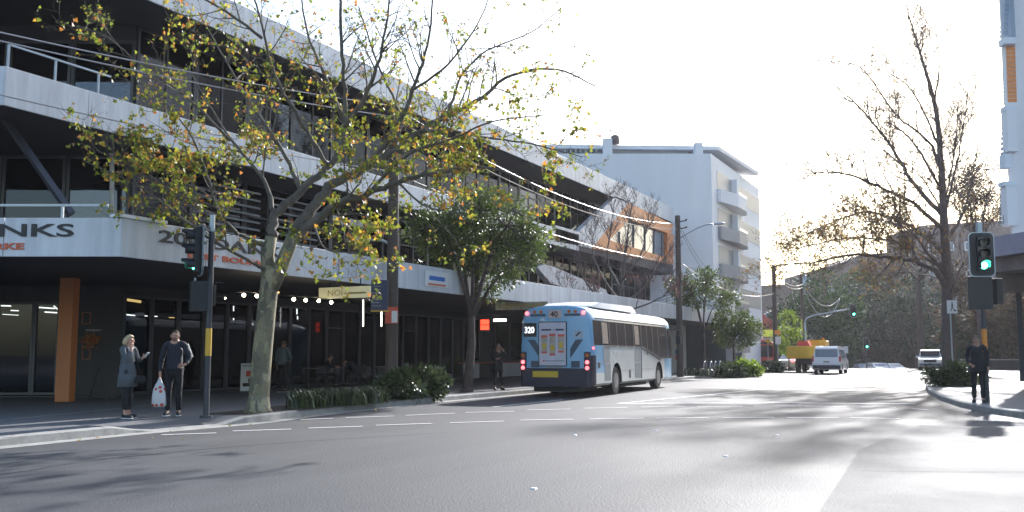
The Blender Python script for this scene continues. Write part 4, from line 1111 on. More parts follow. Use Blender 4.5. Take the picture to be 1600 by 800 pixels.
def cafe_chair(p, rz, label):
    t = thing('cafe_chair', label, 'chair', p, rz, group='dark cafe chairs on the footpath')
    MB().obox((0, 0, .45), .4, .4, .04).build('seat', 'chair', t, local=True, bevel=.01)
    for x in (-.17, .17):
        for y in (-.17, .17): MB().tube([(x * 1.1, y * 1.1, 0), (x, y, .44)], .014, 6).build('leg', 'chair', t, local=True)
    MB().obox((0, .19, .68), .38, .025, .3, uz=(0, .12, 1)).obox((-.16, .19, .5), .02, .02, .14).obox((.16, .19, .5), .02, .02, .14).build('backrest', 'chair', t, local=True)
    return t
ct0 = cafe_table(gp(522, 604, .15), 'dark cafe table between the seated person and the bending person')
for x, y, l in ((482, 607, 'dark empty cafe table just right of the standing grey hoodie'), (590, 600, 'dark cafe table behind the timber pole')):
    c_ = copy_tree(ct0); c_.location = gp(x, y, .15); c_['label'] = l
ch0 = cafe_chair(gp(503, 606, .15), .9, 'dark cafe chair left of the seated person')
for x, y, rz_, l in ((462, 608, -.6, 'dark cafe chair nearest the spotted trunk'), (536, 601, 2.2, 'dark cafe chair under the person bending over the table'), (572, 602, 1.4, 'dark cafe chair right of the bending person')):
    c_ = copy_tree(ch0); c_.location = gp(x, y, .15); c_.rotation_euler = (0, 0, rz_); c_['label'] = l

# ================================================================== VEHICLES
def wheel(parent, c, r, wd, side, rimm='rim'):
    w_ = MB().tube([Vector(c) - Vector((wd / 2, 0, 0)), Vector(c) - Vector((wd / 2 - .03, 0, 0)), Vector(c) + Vector((wd / 2 - .03, 0, 0)), Vector(c) + Vector((wd / 2, 0, 0))], [r * .93, r, r, r * .93], 26).build('wheel', 'black', parent, local=True, auto=True)
    o_ = Vector(c) + Vector((side * (wd / 2 + .004), 0, 0))
    MB().tube([o_ - Vector((side * .02, 0, 0)), o_, o_ + Vector((side * .01, 0, 0))], [r * .58, r * .58, r * .2], 18).build('rim', rimm, w_, local=True)
def loft(secs, mats, matfn=None):
    """secs: list of (y, [(x,z)...]) half profiles mirrored into closed loops"""
    b = MB(); loops = []
    for y, pr in secs:
        lp = [Vector((x, y, z)) for x, z in pr] + [Vector((-x, y, z)) for x, z in reversed(pr) if x > 1e-4]
        loops.append(lp)
    n = len(loops[0]); vs = [v for l in loops for v in l]
    b.v = vs
    for i in range(len(loops) - 1):
        for k in range(n):
            f = (i * n + k, i * n + (k + 1) % n, (i + 1) * n + (k + 1) % n, (i + 1) * n + k)
            c = sum((vs[q] for q in f), Vector()) / 4
            b.f.append(f); b.m.append(matfn(c) if matfn else 0)
    for base, rev in ((0, False), ((len(loops) - 1) * n, True)):
        f = tuple(range(base, base + n)); f = tuple(reversed(f)) if not rev else f
        c = sum((vs[q] for q in f), Vector()) / n
        b.f.append(f); b.m.append(matfn(c) if matfn else 0)
    return b
def fixn(o):
    bm = bmesh.new(); bm.from_mesh(o.data); bmesh.ops.recalc_face_normals(bm, faces=bm.faces); bm.to_mesh(o.data); bm.free(); return o
def arch_cut(o, ys_c, z, r, x0, x1):
    cs_ = []
    for y in ys_c:
        for s_ in (1, -1):
            c_ = MB().tube([(s_ * x0, y, z), (s_ * x1, y, z)], r, 28)
            q = c_.build('tmp', 'black', None, local=True); fixn(q)
            q.parent = o.parent; cs_.append(q)
    bpy.context.view_layer.update()
    return cut(o, cs_)

# --- the blue and white bus (local: x right, y forward, origin at rear centre on the ground)
BL = 11.6
rr_ = xp(922, 560, -11.5); rr = Vector((-11.5, 29.75, 0)); phi = R(3.2)
bx = Vector((math.cos(phi), math.sin(phi), 0))
bo = rr - bx * 1.25
BUS = thing('city_bus', 'blue and white city bus on route 320 pulled in at the kerb, seen from behind', 'bus', (bo.x, bo.y, 0), phi)
HT = 3.05
def prof(inset=0.0, zdrop=0.0, ztop=HT, zb=.36):
    k = 1.25 - inset
    return [(0, zb), (k - .1, zb), (k, zb + .08), (k, .80), (k, 1.12), (k, 1.38), (k + .0, 1.62), (k - .0374, 2.2), (k - .06, 2.55), (k - .08, 2.62), (k - .11, 2.74), (k - .22, ztop - .13 - zdrop), (k - .5, ztop - .04 - zdrop), (.4, ztop - zdrop), (0, ztop - zdrop)]
secs = [(0.0, prof(.10, .10)), (.03, prof(.04, .05)), (.10, prof(0, .01)), (.55, prof()), (1.6, prof()), (3.0, prof()), (5.5, prof()), (8.3, prof()), (10.0, prof()), (10.9, prof()), (11.35, prof(.03, .06)), (BL, prof(.12, .16))]
def bm_(c):
    if c.y < .02: return 0
    if c.z > 2.66 and c.y > .7 and c.y < 10.7: return 2
    if c.y < .56: return 0 if c.z > 1.3 or abs(c.x) < 1.1 else 3
    if c.y < 1.5 and c.z < 2.6: return 0 if c.z > .7 else 1
    if c.y > 10.2 and c.z < 2.6: return 0
    if c.y > 10.6: return 0
    return 1 if c.z < 2.7 else 2
body = loft(secs, None, lambda c: bm_(c) + 1).build('body', ['black', 'busblue', 'buswhite', 'busroof', 'navy'], BUS, local=True)
fixn(body)
arch_cut(body, (2.95, 9.05), .50, .62, .75, 1.5)
body.data.set_sharp_from_angle(angle=R(30)); body.data.polygons.foreach_set('use_smooth', [True] * len(body.data.polygons))
for y in (2.95, 9.05):
    for s_ in (1, -1): wheel(BUS, (s_ * 1.07, y, .49), .49, .29, s_)
def bp(name, x0, y0, z0, x1, y1, z1, m, parent=None, bev=0, tilt=None):
    b = MB().box((x0, y0, z0), (x1, y1, z1)); return b.build(name, m, parent or BUS, local=True, bevel=bev)
# rear lower bumper, under-body
b = MB().prism([(-1.235, .02, .34), (1.235, .02, .34), (1.12, -.05, .34), (-1.12, -.05, .34)], (0, 0, .62))
b.build('bumper', 'navy', BUS, local=True, bevel=.02)
bp('engine_underside', -.8, .1, .18, .8, 2.0, .4, 'black')
bp('chassis', -1.0, 4.2, .22, 1.0, 7.9, .38, 'black')
for s_ in (1, -1):
    MB().box((s_ * 1.02, -.045, .96), (s_ * 1.225, .06, 1.5)).build('lamp_cluster', 'navy', BUS, local=True, bevel=.02)
    for z, mm in ((1.38, 'amber'), (1.16, 'redlamp'), (.97 + .0, 'redlamp')):
        MB().tube([(s_ * 1.13, -.045, z), (s_ * 1.13, -.075, z)], .062, 16).build('tail_light', mm if z > 1 or s_ < 0 else 'redlamp', BUS, local=True)
    MB().tube([(s_ * 1.0, .03, 2.79), (s_ * 1.0, -.045, 2.79)], .06, 14).build('marker_light', 'redlamp', BUS, local=True)
    for x in (.72, .5):
        MB().tube([(s_ * x, .03, 2.83), (s_ * x, -.04, 2.83)], .055, 14).build('marker_light', 'amber', BUS, local=True)
    MB().box((s_ * .88, -.012, 2.68), (s_ * .33, .03, 2.76)).build('vent', 'grille', BUS, local=True)
    MB().prism([(s_ * .53, -.008, 1.28), (s_ * .98, -.008, 1.9), (s_ * .72, -.008, 1.9), (s_ * .53, -.008, 1.6)], (0, .03, 0)).build('engine_grille', 'grille', BUS, local=True)
    MB().box((s_ * .56, -.007, .98), (s_ * .86, .02, 1.2)).build('engine_grille', 'grille', BUS, local=True)
MB().box((-.22, -.02, 2.62), (.22, .03, 2.88)).build('speed_sign', mat('pinkish_sign', (.55, .40, .38), .5), BUS, local=True)
text('40', .26, 'letter', BUS, 'speed_numerals', (-.15, -.024, 2.66), (1, 0, 0), (0, 0, 1), 1, .002, .005, local=True)
MB().box((-1.12, -.015, 2.0), (-.66, .03, 2.46)).build('route_display', 'signal', BUS, local=True)
mlit = mat('route_digits', (.9, .93, 1), .4, emit=.8, ecol=(.9, .95, 1)); M['digits'] = mlit
text('320', .29, 'digits', BUS, 'route_numerals', (-1.09, -.02, 2.13), (1, 0, 0), (0, 0, 1), .82, .002, .006, local=True)
ad = MB().box((-.58, -.035, 1.02), (.42, -.01, 2.5)).build('advertising_frame', 'signal', BUS, local=True)
MB().box((-.55, -.041, 1.05), (.39, -.034, 2.47)).build('poster', mat('poster_lilac', (.56, .54, .62), .5), ad, local=True)
text('Yours or theirs?', .115, 'letter', ad, 'poster_heading', (-.47, -.044, 2.2), (1, 0, 0), (0, 0, 1), 1.0, .001, local=True) if False else MB().box((-.48, -.044, 2.2), (-.12, -.041, 2.255)).box((-.06, -.044, 2.21), (-.02, -.041, 2.25)).box((.03, -.044, 2.2), (.32, -.041, 2.26)).build('poster_heading', 'signnavy', ad, local=True)
for i, (x, z0, z1) in enumerate(((-.37, 1.45, 2.05), (-.08, 1.38, 2.1), (.22, 1.47, 2.08))):
    jr = MB().tube([(x, -.045, z0 + .04), (x, -.045, z1 - .1)], .001, 4)
    MB().box((x - .11, -.045, z0 + .06), (x + .11, -.041, z1 - .08)).build('jar_picture', mat('jar%d' % i, (.42, .36, .30), .5, var=.3, scale=12), ad, local=True)
    MB().box((x - .115, -.046, z1 - .08), (x + .115, -.041, z1 + .0)).box((x - .1, -.046, z0), (x + .1, -.041, z0 + .06)).build('jar_band', 'bagred', ad, local=True)
    MB().box((x - .06, -.047, z0 + .16), (x + .06, -.0455, z0 + .33)).build('jar_label', 'plate', ad, local=True)
MB().box((-.42, -.045, 1.17), (-.36, -.041, 1.23)).build('poster_mark', 'bagred', ad, local=True)
MB().box((-.34, -.044, 1.19), (.33, -.041, 1.21)).build('poster_small_print', 'grille', ad, local=True)
MB().box((-.3, -.02, .93), (.26, .02, 1.0)).build('rear_badge', 'busgrey', BUS, local=True)
MB().box((-.78, -.062, .66), (.12, -.045, .86)).build('plate', 'plate', BUS, local=True)
MB().box((.66, -.012, 1.95), (.98, .02, 2.2)).build('safety_sticker', mat('mauve_sticker', (.40, .45, .55), .5, var=.2, scale=20), BUS, local=True)
MB().prism([(.71, -.014, 2.03), (.76, -.014, 2.0), (.9, -.014, 2.13), (.87, -.014, 2.17)], (0, .003, 0)).build('sticker_arrow', 'signal', BUS, local=True)
MB().tube([(1.25, .18, 1.62), (1.3, .18, 1.62)], .035, 10).build('marker_light', 'redlamp', BUS, local=True)
# right side windows
def side(name, ya, yb, za, zb, m, out=.004, th=.02, parent=None, poly=None):
    """panel on the right side following the slight tumblehome"""
    def X(z): return 1.25 if z <= 1.62 else 1.25 - .06 * (z - 1.62) / .93
    pts = poly or [(ya, za), (yb, za), (yb, zb), (ya, zb)]
    def clip(pl, sgn):
        out = []
        for i in range(len(pl)):
            p, q = pl[i], pl[(i + 1) % len(pl)]; fp, fq = (p[1] - 1.62) * sgn, (q[1] - 1.62) * sgn
            if fp >= 0: out.append(p)
            if fp * fq < 0: t_ = fp / (fp - fq); out.append((p[0] + (q[0] - p[0]) * t_, 1.62))
        return out
    b = MB()
    for zs in (clip(pts, 1), clip(pts, -1)):
        if len(zs) < 3: continue
        o_ = [Vector((X(z) + out, y, z)) for y, z in zs]; i_ = [Vector((X(z) - th, y, z)) for y, z in zs]; n = len(o_)
        b.add(o_ + i_, [tuple(range(n)), tuple(range(2 * n - 1, n - 1, -1))] + [(k, n + k, n + (k + 1) % n, (k + 1) % n) for k in range(n)])
    return fixn(b.build(name, m, parent or BUS, local=True))
    o_ = [Vector((X(z) + out, y, z)) for y, z in zs]; i_ = [Vector((X(z) - th, y, z)) for y, z in zs]; n = len(o_)
    b = MB(); b.add(o_ + i_, [tuple(range(n)), tuple(range(2 * n - 1, n - 1, -1))] + [(k, n + k, n + (k + 1) % n, (k + 1) % n) for k in range(n)])
    return b.build(name, m, parent or BUS, local=True)
side('window_band', .35, 6.4, 1.72, 2.55, 'busglass', .003)
side('window_band', 0, 0, 0, 0, 'busglass', .003, poly=[(6.41, 1.72), (9.3, 1.0 + .25), (10.6, 1.25), (10.6, 2.55), (6.41, 2.55)])
edges = [1.3, 2.15, 3.05, 4.15, 5.25, 6.35, 7.2, 8.1, 9.05]
for y in edges: side('window_pillar', y - .045, y + .045, 1.75 if y < 6.4 else 1.4, 2.54, 'black', .012)
for y0_, y1_ in ((1.35, 2.95), (3.1, 4.1), (4.2, 5.2), (5.3, 6.3)):
    side('sill_trim', y0_, y1_, 1.675, 1.715, 'chrome', .02)
for y0_, y1_, z_ in ((9.3, 9.8, 1.22), (9.85, 10.6, 1.22), (9.5, 10.3, 2.2)):
    side('sill_trim', y0_, y1_, z_, z_ + .035, 'chrome', .02)
for y in (1.65, 5.75):
    side('window_reflection_panel', y - .3, y + .3, 1.78, 2.5, mat('painted_reflection%d' % int(y), (.25, .19, .15), .5, var=.6, scale=5), .009)  # brownish reflections in the bus glass, painted as flat panels
side('lower_dark_window', 1.35, 2.1, 1.12, 1.66, 'busgrey', .006)
side('lower_dark_window', 5.35, 6.15, 1.12, 1.66, 'busgrey', .006)
side('hatch', 1.5, 2.2, .52, 1.08, 'busgrey', .006); side('hatch', 5.35, 6.2, .52, 1.08, 'busgrey', .006)
side('seam', .6, 2.2, 1.13, 1.15, 'chrome', .008); side('seam', 3.7, 8.3, .84, .85, 'busgrey', .008)
side('seam', 6.25, 6.28, .5, 1.7, 'grille', .01); side('seam', 6.3, 6.33, .5, 1.7, 'grille', .01)
side('window_edge_trim', 0, 0, 0, 0, 'signal', .014, poly=[(6.35, 1.70), (6.35, 1.62), (9.3, 1.14), (9.3, 1.24)])
side('window_edge_trim', 0, 0, 0, 0, 'chrome', .018, poly=[(6.4, 1.74), (6.4, 1.71), (9.2, 1.25), (9.2, 1.28)])
side('fuel_flap', .75, .95, .95, 1.15, 'signal', .01); side('fuel_flap', 4.55, 4.75, .55, .85, 'signal', .01)
for i, (y, z) in enumerate(((2.6, 1.45), (2.95, 1.4), (3.2, 1.46), (2.63, 1.1))): side('badge', y, y + .14, z, z + .1, 'signwhite', .01)
side('front_window', 10.65, 11.3, 1.25, 2.5, 'busglass', .003)
MB().box((-1.0, BL - .06, 1.2), (1.0, BL + .01, 2.5)).build('windscreen', 'busglass', BUS, local=True)
# roof pod, drip rail, mirror
pod = loft([(1.2, [(0, HT - .02), (.9, HT - .02), (.9, HT + .02), (0, HT + .04)]), (1.9, [(0, HT - .02), (1.0, HT - .04), (.95, HT + .16), (0, HT + .2)]), (6.0, [(0, HT - .02), (1.0, HT - .04), (.95, HT + .2), (0, HT + .24)]), (6.5, [(0, HT - .02), (1.0, HT - .04), (.93, HT + .1), (0, HT + .14)])], None).build('roof_pod', 'busroof', BUS, local=True, auto=True)
fixn(pod)
MB().box((1.185, .5, 2.6), (1.215, 10.7, 2.64)).build('drip_rail', 'chrome', BUS, local=True)
MB().tube([(1.15, 10.9, 2.5), (1.55, 11.5, 2.45), (1.55, 11.5, 2.2)], .03, 6).box((1.42, 11.45, 1.85), (1.62, 11.55, 2.2)).build('mirror', 'signal', BUS, local=True)

# --- generic car body by side profile
def car(name, label, loc, rz_, L_, Wd, prof_pts, glass_pts, m, wr=.34, wy=(.8, None), front_glass=None):
    """prof_pts: side outline (y forward, z) clockwise; glass band polygons on the side"""
    t = thing(name, label, 'car' if name != 'white_van' else 'van', loc, rz_)
    b = MB(); n = len(prof_pts)
    ctr = Wd / 2
    def wx(z): return ctr if z < 1.0 * H_ else ctr - (z - H_) * tum
    H_ = .9; tum = .22
    lo = [Vector((wx(z), y, z)) for y, z in prof_pts]; ro = [Vector((-wx(z), y, z)) for y, z in prof_pts]
    b.add(lo + ro, [tuple(range(n)), tuple(range(2 * n - 1, n - 1, -1))] + [(k, n + k, n + (k + 1) % n, (k + 1) % n) for k in range(n)])
    b.m = [1] * len(b.f)
    bd_ = b.build('body', ['black', m], t, local=True); fixn(bd_)
    ws = (wy[0], wy[1] or L_ - .85)
    arch_cut(bd_, ws, wr, wr + .07, Wd / 2 - .28, Wd / 2 + .3)
    md = bd_.modifiers.new('bevel', 'BEVEL'); md.width = .05; md.segments = 3; md.limit_method = 'ANGLE'; md.angle_limit = R(30)
    for y in ws:
        for s_ in (1, -1): wheel(t, (s_ * (Wd / 2 - .13), y, wr), wr, .22, s_)
    for gpn in glass_pts:
        for s_ in (1, -1):
            o_ = [Vector((s_ * (wx(z) + .006), y, z)) for y, z in gpn]; i_ = [v - Vector((s_ * .02, 0, 0)) for v in o_]
            nn_ = len(o_); b = MB(); b.add(o_ + i_, [tuple(range(nn_)), tuple(range(2 * nn_ - 1, nn_ - 1, -1))] + [(k, nn_ + k, nn_ + (k + 1) % nn_, (k + 1) % nn_) for k in range(nn_)])
            fixn(b.build('side_window', 'carglass', t, local=True))
    return t
# white van (local origin rear centre)
g = gp(1292, 582, 0)
g.y = max(g.y, 60)
vp = dp(1291, 560, 68); 
VAN = car('white_van', 'white delivery van driving away, seen from behind, right of the yellow truck', (vp.x, vp.y, 0), R(1), 5.1, 1.92,
          [(0.02, .38), (0, .75), (.06, 1.1), (.22, 1.82), (.5, 1.95), (3.3, 1.95), (3.75, 1.78), (4.35, 1.18), (5.0, .95), (5.1, .5), (5.0, .3), (.1, .3)],
          [[(.45, 1.15), (1.7, 1.15), (1.7, 1.7), (.6, 1.7)], [(1.8, 1.15), (2.9, 1.15), (2.9, 1.7), (1.8, 1.7)], [(3.0, 1.15), (4.05, 1.15), (3.6, 1.66), (3.0, 1.7)]], 'whitepaint', .34, (.95, 4.1))
sl_ = Vector((0, .16, .72)).normalized()
MB().obox((0, .125, 1.46), 1.5, .02, .55, uz=sl_).build('rear_window', 'carglass', VAN, local=True)
MB().obox((-.05, .06 + .04, 1.32), .5, .02, .03, ux=(1, 0, .3)).build('wiper', 'signal', VAN, local=True)
MB().box((-.93, -.05, .38), (.93, .05, .62)).build('bumper', 'navy', VAN, local=True, bevel=.03)
for s_ in (1, -1):
    MB().obox((s_ * .9, .05, 1.0), .12, .06, .5).build('tail_light', 'red', VAN, local=True)
    MB().obox((s_ * 1.08, 3.9, 1.15), .2, .1, .22).build('mirror', 'signal', VAN, local=True)
MB().obox((0, -.0, .86), .4, .02, .12).build('plate', 'busgrey', VAN, local=True)
# yellow truck
yp = dp(1262, 570, 74)
TK = thing('yellow_truck', 'yellow tipper truck partly hidden by the white van', 'truck', (yp.x, yp.y, 0), R(2))
MB().box((-1.55, 0, 1.05), (1.0, 4.2, 2.0)).build('tray', 'yellow', TK, local=True, bevel=.03)
b = MB()
for k in range(6): b.box((-1.5 + k * .48, -.03, 1.08), (-1.45 + k * .48, 0, 1.98))
b.build('tray_rib', 'yellow', TK, local=True)
MB().box((-.9, 4.4, .7), (1.0, 6.0, 2.45)).build('cab', 'yellow', TK, local=True, bevel=.08)
MB().box((-.7, 4.36, 1.6), (.85, 4.41, 2.25)).build('rear_window', 'carglass', TK, local=True)
MB().prism([(-.9, 1.0, 2.0), (.1, 1.0, 2.0), (-.1, 1.0, 2.4), (-.8, 1.0, 2.4)], (0, 1.5, 0)).build('red_toolbox', 'red', TK, local=True)
MB().box((-.4, 3, 2.0), (1.0, 4.1, 2.5)).build('orange_load', 'yellow', TK, local=True)
MB().tube([(.7, 4.6, 2.45), (.7, 4.6, 2.68)], .09, 10).build('beacon', 'ostick', TK, local=True)
MB().box((-.9, .2, .6), (.9, 5.5, 1.05)).build('chassis', 'black', TK, local=True)
for y in (1.2, 5.0):
    for s_ in (1, -1): wheel(TK, (s_ * .85, y, .45), .45, .35, s_)
for x in (-1.1, .9): MB().obox((x, -.04, .88), .22, .04, .18).build('tail_light', 'redlamp', TK, local=True)
# red and black bus in the side street
rb_ = dp(1190, 580, 92)
RBUS = thing('red_bus', 'red fronted bus waiting under the lime awning behind the shrubs', 'bus', (rb_.x, rb_.y, 0), R(28))
bd_ = loft([(0, [(0, .35), (1.15, .35), (1.2, .9), (1.15, 2.4), (.9, 2.6), (0, 2.65)]), (.2, [(0, .3), (1.25, .3), (1.25, .9), (1.22, 2.5), (.95, 2.72), (0, 2.78)]), (9, [(0, .3), (1.25, .3), (1.25, .9), (1.22, 2.5), (.95, 2.72), (0, 2.78)])], None).build('body', 'red', RBUS, local=True); fixn(bd_)
MB().box((-1.1, -.03, 1.1), (1.1, .12, 2.2)).build('windscreen', 'busglass', RBUS, local=True)
MB().box((1.24, .6, 1.2), (1.27, 8.6, 2.3)).build('side_window', 'busglass', RBUS, local=True)
MB().box((-.95, -.04, 2.3), (.95, .1, 2.52)).build('destination_display', 'signal', RBUS, local=True)
MB().box((-1.2, -.05, .3), (1.2, .05, .55)).build('bumper', 'black', RBUS, local=True)
for y in (2.2, 7):
    for s_ in (1, -1): wheel(RBUS, (s_ * 1.1, y, .46), .46, .28, s_)
for x in (-.9, .9): MB().tube([(x, -.05, .75), (x, -.01, .75)], .12, 12).build('headlight', 'chrome', RBUS, local=True)
# oncoming SUV, faces camera: local front at y=0 pointing -y
sp_ = dp(1453.5, 570, 82)
SUV = car('white_suv', 'white four wheel drive with roof rails coming towards the corner shrub', (sp_.x, sp_.y, 0), R(2), 4.7, 1.86,
          [(0, .45), (-.02, .75), (.1, .98), (1.15, 1.12), (1.75, 1.68), (2.0, 1.76), (4.2, 1.74), (4.6, 1.1), (4.68, .5), (4.6, .38), (.1, .34)],
          [[(1.5, 1.16), (2.6, 1.16), (2.6, 1.62), (1.85, 1.62)], [(2.7, 1.16), (4.3, 1.16), (4.15, 1.62), (2.7, 1.62)]], 'whitepaint', .36, (.95, 3.75))
MB().obox((0, 1.42, 1.41), 1.5, .02, .66, uz=(0, .6, .56)).build('windscreen', 'busglass', SUV, local=True)
MB().box((-.5, -.05, .68), (.5, .02, .9)).build('grille', 'signal', SUV, local=True)
MB().box((-.85, -.06, .42), (.85, .02, .6)).build('bumper', 'grille', SUV, local=True)
for s_ in (1, -1):
    MB().obox((s_ * .73, .0, .82), .3, .1, .18).build('headlight', 'chrome', SUV, local=True)
    MB().obox((s_ * 1.03, 1.5, 1.15), .2, .1, .17).build('mirror', 'whitepaint', SUV, local=True)
    MB().tube([(s_ * .7, 2.1, 1.8), (s_ * .7, 4.0, 1.8)], .03, 6).build('roof_rail', 'signal', SUV, local=True)
# far cars with only their roofs over the crest
carprof = [(0, .35), (0, .7), (.1, .85), (.9, .95), (1.7, 1.4), (2.9, 1.42), (3.6, 1.0), (4.3, .9), (4.4, .4), (.1, .25)]
carglass_ = [[(1.1, .97), (2.3, .97), (2.3, 1.34), (1.72, 1.34)], [(2.35, .97), (3.4, .97), (2.85, 1.34), (2.35, 1.34)]]
for i, (px, d, mm, lb) in enumerate(((1347, 119, 'silver', 'dark silver parked car, leftmost of the roofs over the crest'), (1358, 116, 'silver', 'silver car just right of the leftmost roof over the crest'), (1384, 113, 'whitepaint', 'pale car with a wide windscreen in the middle of the crest'), (1411, 113, 'whitepaint', 'white car at the crest nearest the oncoming four wheel drive'))):
    p_ = dp(px, 572, d)
    k = car('parked_car', lb, (p_.x, p_.y, zf(p_.y) - .36), R(12 + 10 * i), 4.4, 1.78, carprof, carglass_, mm, .31, (.8, 3.5))
    MB().obox((0, 1.28, 1.18), 1.4, .02, .62, uz=(0, .8, .45)).build('windscreen', 'carglass', k, local=True)
    k['group'] = 'parked cars showing only their roofs over the crest'
wc = dp(1228, 575, 82)
WC = car('parked_car', 'white car half hidden by the light green tree and the truck', (wc.x, wc.y, 0), R(-8), 4.4, 1.78, carprof, carglass_, 'whitepaint', .31, (.8, 3.5))

# ================================================================== PEOPLE
def skinmesh(name, verts, edges_, radii, m, parent, sub=2, root=0):
    me = bpy.data.meshes.new(name); me.from_pydata([Vector(v) for v in verts], edges_, [])
    me.materials.append(M[m]); o = bpy.data.objects.new(name, me); COL.objects.link(o)
    o.modifiers.new('skin', 'SKIN'); md = o.modifiers.new('sub', 'SUBSURF'); sub = 3 if name in ('jacket', 'coat', 'trousers') else sub; md.levels = sub; md.render_levels = sub
    for i, r in enumerate(radii):
        rx, ry = r if isinstance(r, (tuple, list)) else (r, r)
        me.skin_vertices[0].data[i].radius = (rx, ry); me.skin_vertices[0].data[i].use_root = (i == root)
    bpy.context.view_layer.update()
    bake(o); o.parent = parent
    if any(s_ in name for s_ in ('jacket', 'coat', 'trousers')):
        am = .011 if name != 'trousers' else .009
        nrm_ = [v.normal.copy() for v in o.data.vertices]
        for v, n_ in zip(o.data.vertices, nrm_):
            p_ = v.co
            v.co = p_ + n_ * am * (noise.noise(Vector((p_.x * 9, p_.y * 9, p_.z * 17))) + .6 * noise.noise(Vector((p_.x * 22, p_.y * 22, p_.z * 30 + 7))))
    o.data.polygons.foreach_set('use_smooth', [True] * len(o.data.polygons))
    if not o.data.materials: o.data.materials.append(M[m])
    return o
def merge_into(o, b, mis, mats_):
    me = o.data; base = len(me.materials)
    for m in mats_: me.materials.append(M[m])
    bm = bmesh.new(); bm.from_mesh(me)
    vs = [bm.verts.new(v) for v in b.v]
    for f, mi in zip(b.f, b.m):
        try: fc_ = bm.faces.new([vs[i] for i in f]); fc_.material_index = base + mi; fc_.smooth = True
        except ValueError: pass
    bm.to_mesh(me); bm.free()
def person(label, loc, rz_, h, J, hair='darkhair', skin='skin', top='navyfab', legs='blackfab', coat=0.0, hairlen=0.0, female=False, group=None, stock=False, bulk=1.0, shoes='shoe', beard=False):
    """J: joint overrides in a 1.75 m frame; person faces +y, right side is +x"""
    k = h / 1.75
    t = thing('person', label, 'person', loc, rz_, group)
    j = dict(pelvis=(0, 0, .95), waist=(0, 0, 1.08), chest=(0, 0, 1.3), neckb=(0, 0, 1.47), neck=(0, .015, 1.52), head=(0, .035, 1.585), crown=(0, .025, 1.685),
             hipL=(-.09, 0, .90), kneeL=(-.10, .015, .50), ankL=(-.11, -.02, .09), toeL=(-.13, .14, .04),
             hipR=(.09, 0, .90), kneeR=(.10, .015, .50), ankR=(.11, -.02, .09), toeR=(.13, .14, .04),
             shL=(-.185, 0, 1.42), elL=(-.24, -.02, 1.13), wrL=(-.25, .06, .88), hdL=(-.25, .08, .80),
             shR=(.185, 0, 1.42), elR=(.24, -.02, 1.13), wrR=(.25, .06, .88), hdR=(.25, .08, .80))
    j.update(J)
    j = {a: Vector(v) * k for a, v in j.items()}
    def V(a): return j[a]
    names = ['pelvis', 'waist', 'chest', 'neckb', 'neck', 'head', 'crown', 'hipL', 'kneeL', 'ankL', 'toeL', 'hipR', 'kneeR', 'ankR', 'toeR', 'shL', 'elL', 'wrL', 'hdL', 'shR', 'elR', 'wrR', 'hdR']
    idx = {a: i for i, a in enumerate(names)}
    E_ = [('pelvis', 'waist'), ('waist', 'chest'), ('chest', 'neckb'), ('neckb', 'neck'), ('neck', 'head'), ('head', 'crown'),
          ('pelvis', 'hipL'), ('hipL', 'kneeL'), ('kneeL', 'ankL'), ('ankL', 'toeL'), ('pelvis', 'hipR'), ('hipR', 'kneeR'), ('kneeR', 'ankR'), ('ankR', 'toeR'),
          ('neckb', 'shL'), ('shL', 'elL'), ('elL', 'wrL'), ('wrL', 'hdL'), ('neckb', 'shR'), ('shR', 'elR'), ('elR', 'wrR'), ('wrR', 'hdR')]
    rad = dict(pelvis=.11, waist=.105, chest=.12, neckb=.065, neck=.055, head=.088, crown=.066, hipL=.08, kneeL=.052, ankL=.036, toeL=.03, hipR=.08, kneeR=.052, ankR=.036, toeR=.03,
               shL=.05, elL=.036, wrL=.027, hdL=.032, shR=.05, elR=.036, wrR=.027, hdR=.032)
    body_ = skinmesh('body', [V(a) for a in names], [(idx[a], idx[c]) for a, c in E_], [rad[a] * k for a in names], skin, t)
    # face, ears, fingers join the body mesh
    hd = V('head'); up = (V('crown') - V('neck')).normalized(); fy = J.get('_face', Vector((0, 1, 0))); fy = (Vector(fy) - up * Vector(fy).dot(up)).normalized(); fx = fy.cross(up)
    b = MB()
    b.tube([hd + fy * .075 * k + up * .035 * k, hd + fy * .108 * k - up * .005 * k], [.008 * k, .016 * k], 6)
    for s_ in (1, -1): b.ball(hd + fx * s_ * .085 * k + up * .01 * k, .026 * k, sc=(.4, .8, 1.2)); b.ball(hd + fx * s_ * .032 * k + fy * .078 * k + up * .035 * k, .011 * k, mi=1)
    b.obox(hd + fy * .083 * k - up * .045 * k, .045 * k, .012 * k, .01 * k, fx, uz=up, mi=2)
    for sd_ in 'LR':
        w_, h_ = V('wr' + sd_), V('hd' + sd_); d_ = (h_ - w_).normalized(); side_ = Vector((-1 if sd_ == 'L' else 1, 0, 0))
        a_ = d_.cross(side_); a_ = a_.normalized() if a_.length > .1 else Vector((0, 1, 0)); cr = a_
        pal = a_.cross(d_)
        for i in range(4):
            p0_ = h_ + cr * (i - 1.5) * .019 * k; ln = (.062, .07, .066, .05)[i] * k
            b.tube([p0_, p0_ + d_ * ln * .55 + pal * .004 * k, p0_ + d_ * ln * .9 - pal * .018 * k], [.0095 * k, .0085 * k, .006 * k], 6)
        b.tube([w_.lerp(h_, .5) + cr * .02 * k, w_.lerp(h_, .9) + cr * .055 * k, h_ + d_ * .03 * k + cr * .055 * k], [.013 * k, .01 * k, .007 * k], 6)
    merge_into(body_, b, None, [skin, 'letter', 'bagred'])
    # jacket
    g_ = bulk
    tn = ['pelvis', 'waist', 'chest', 'neckb', 'shL', 'elL', 'wrL', 'shR', 'elR', 'wrR']
    tp = {a: V(a) for a in tn}
    tp['neckb'] = V('neckb') - up * .02 * k
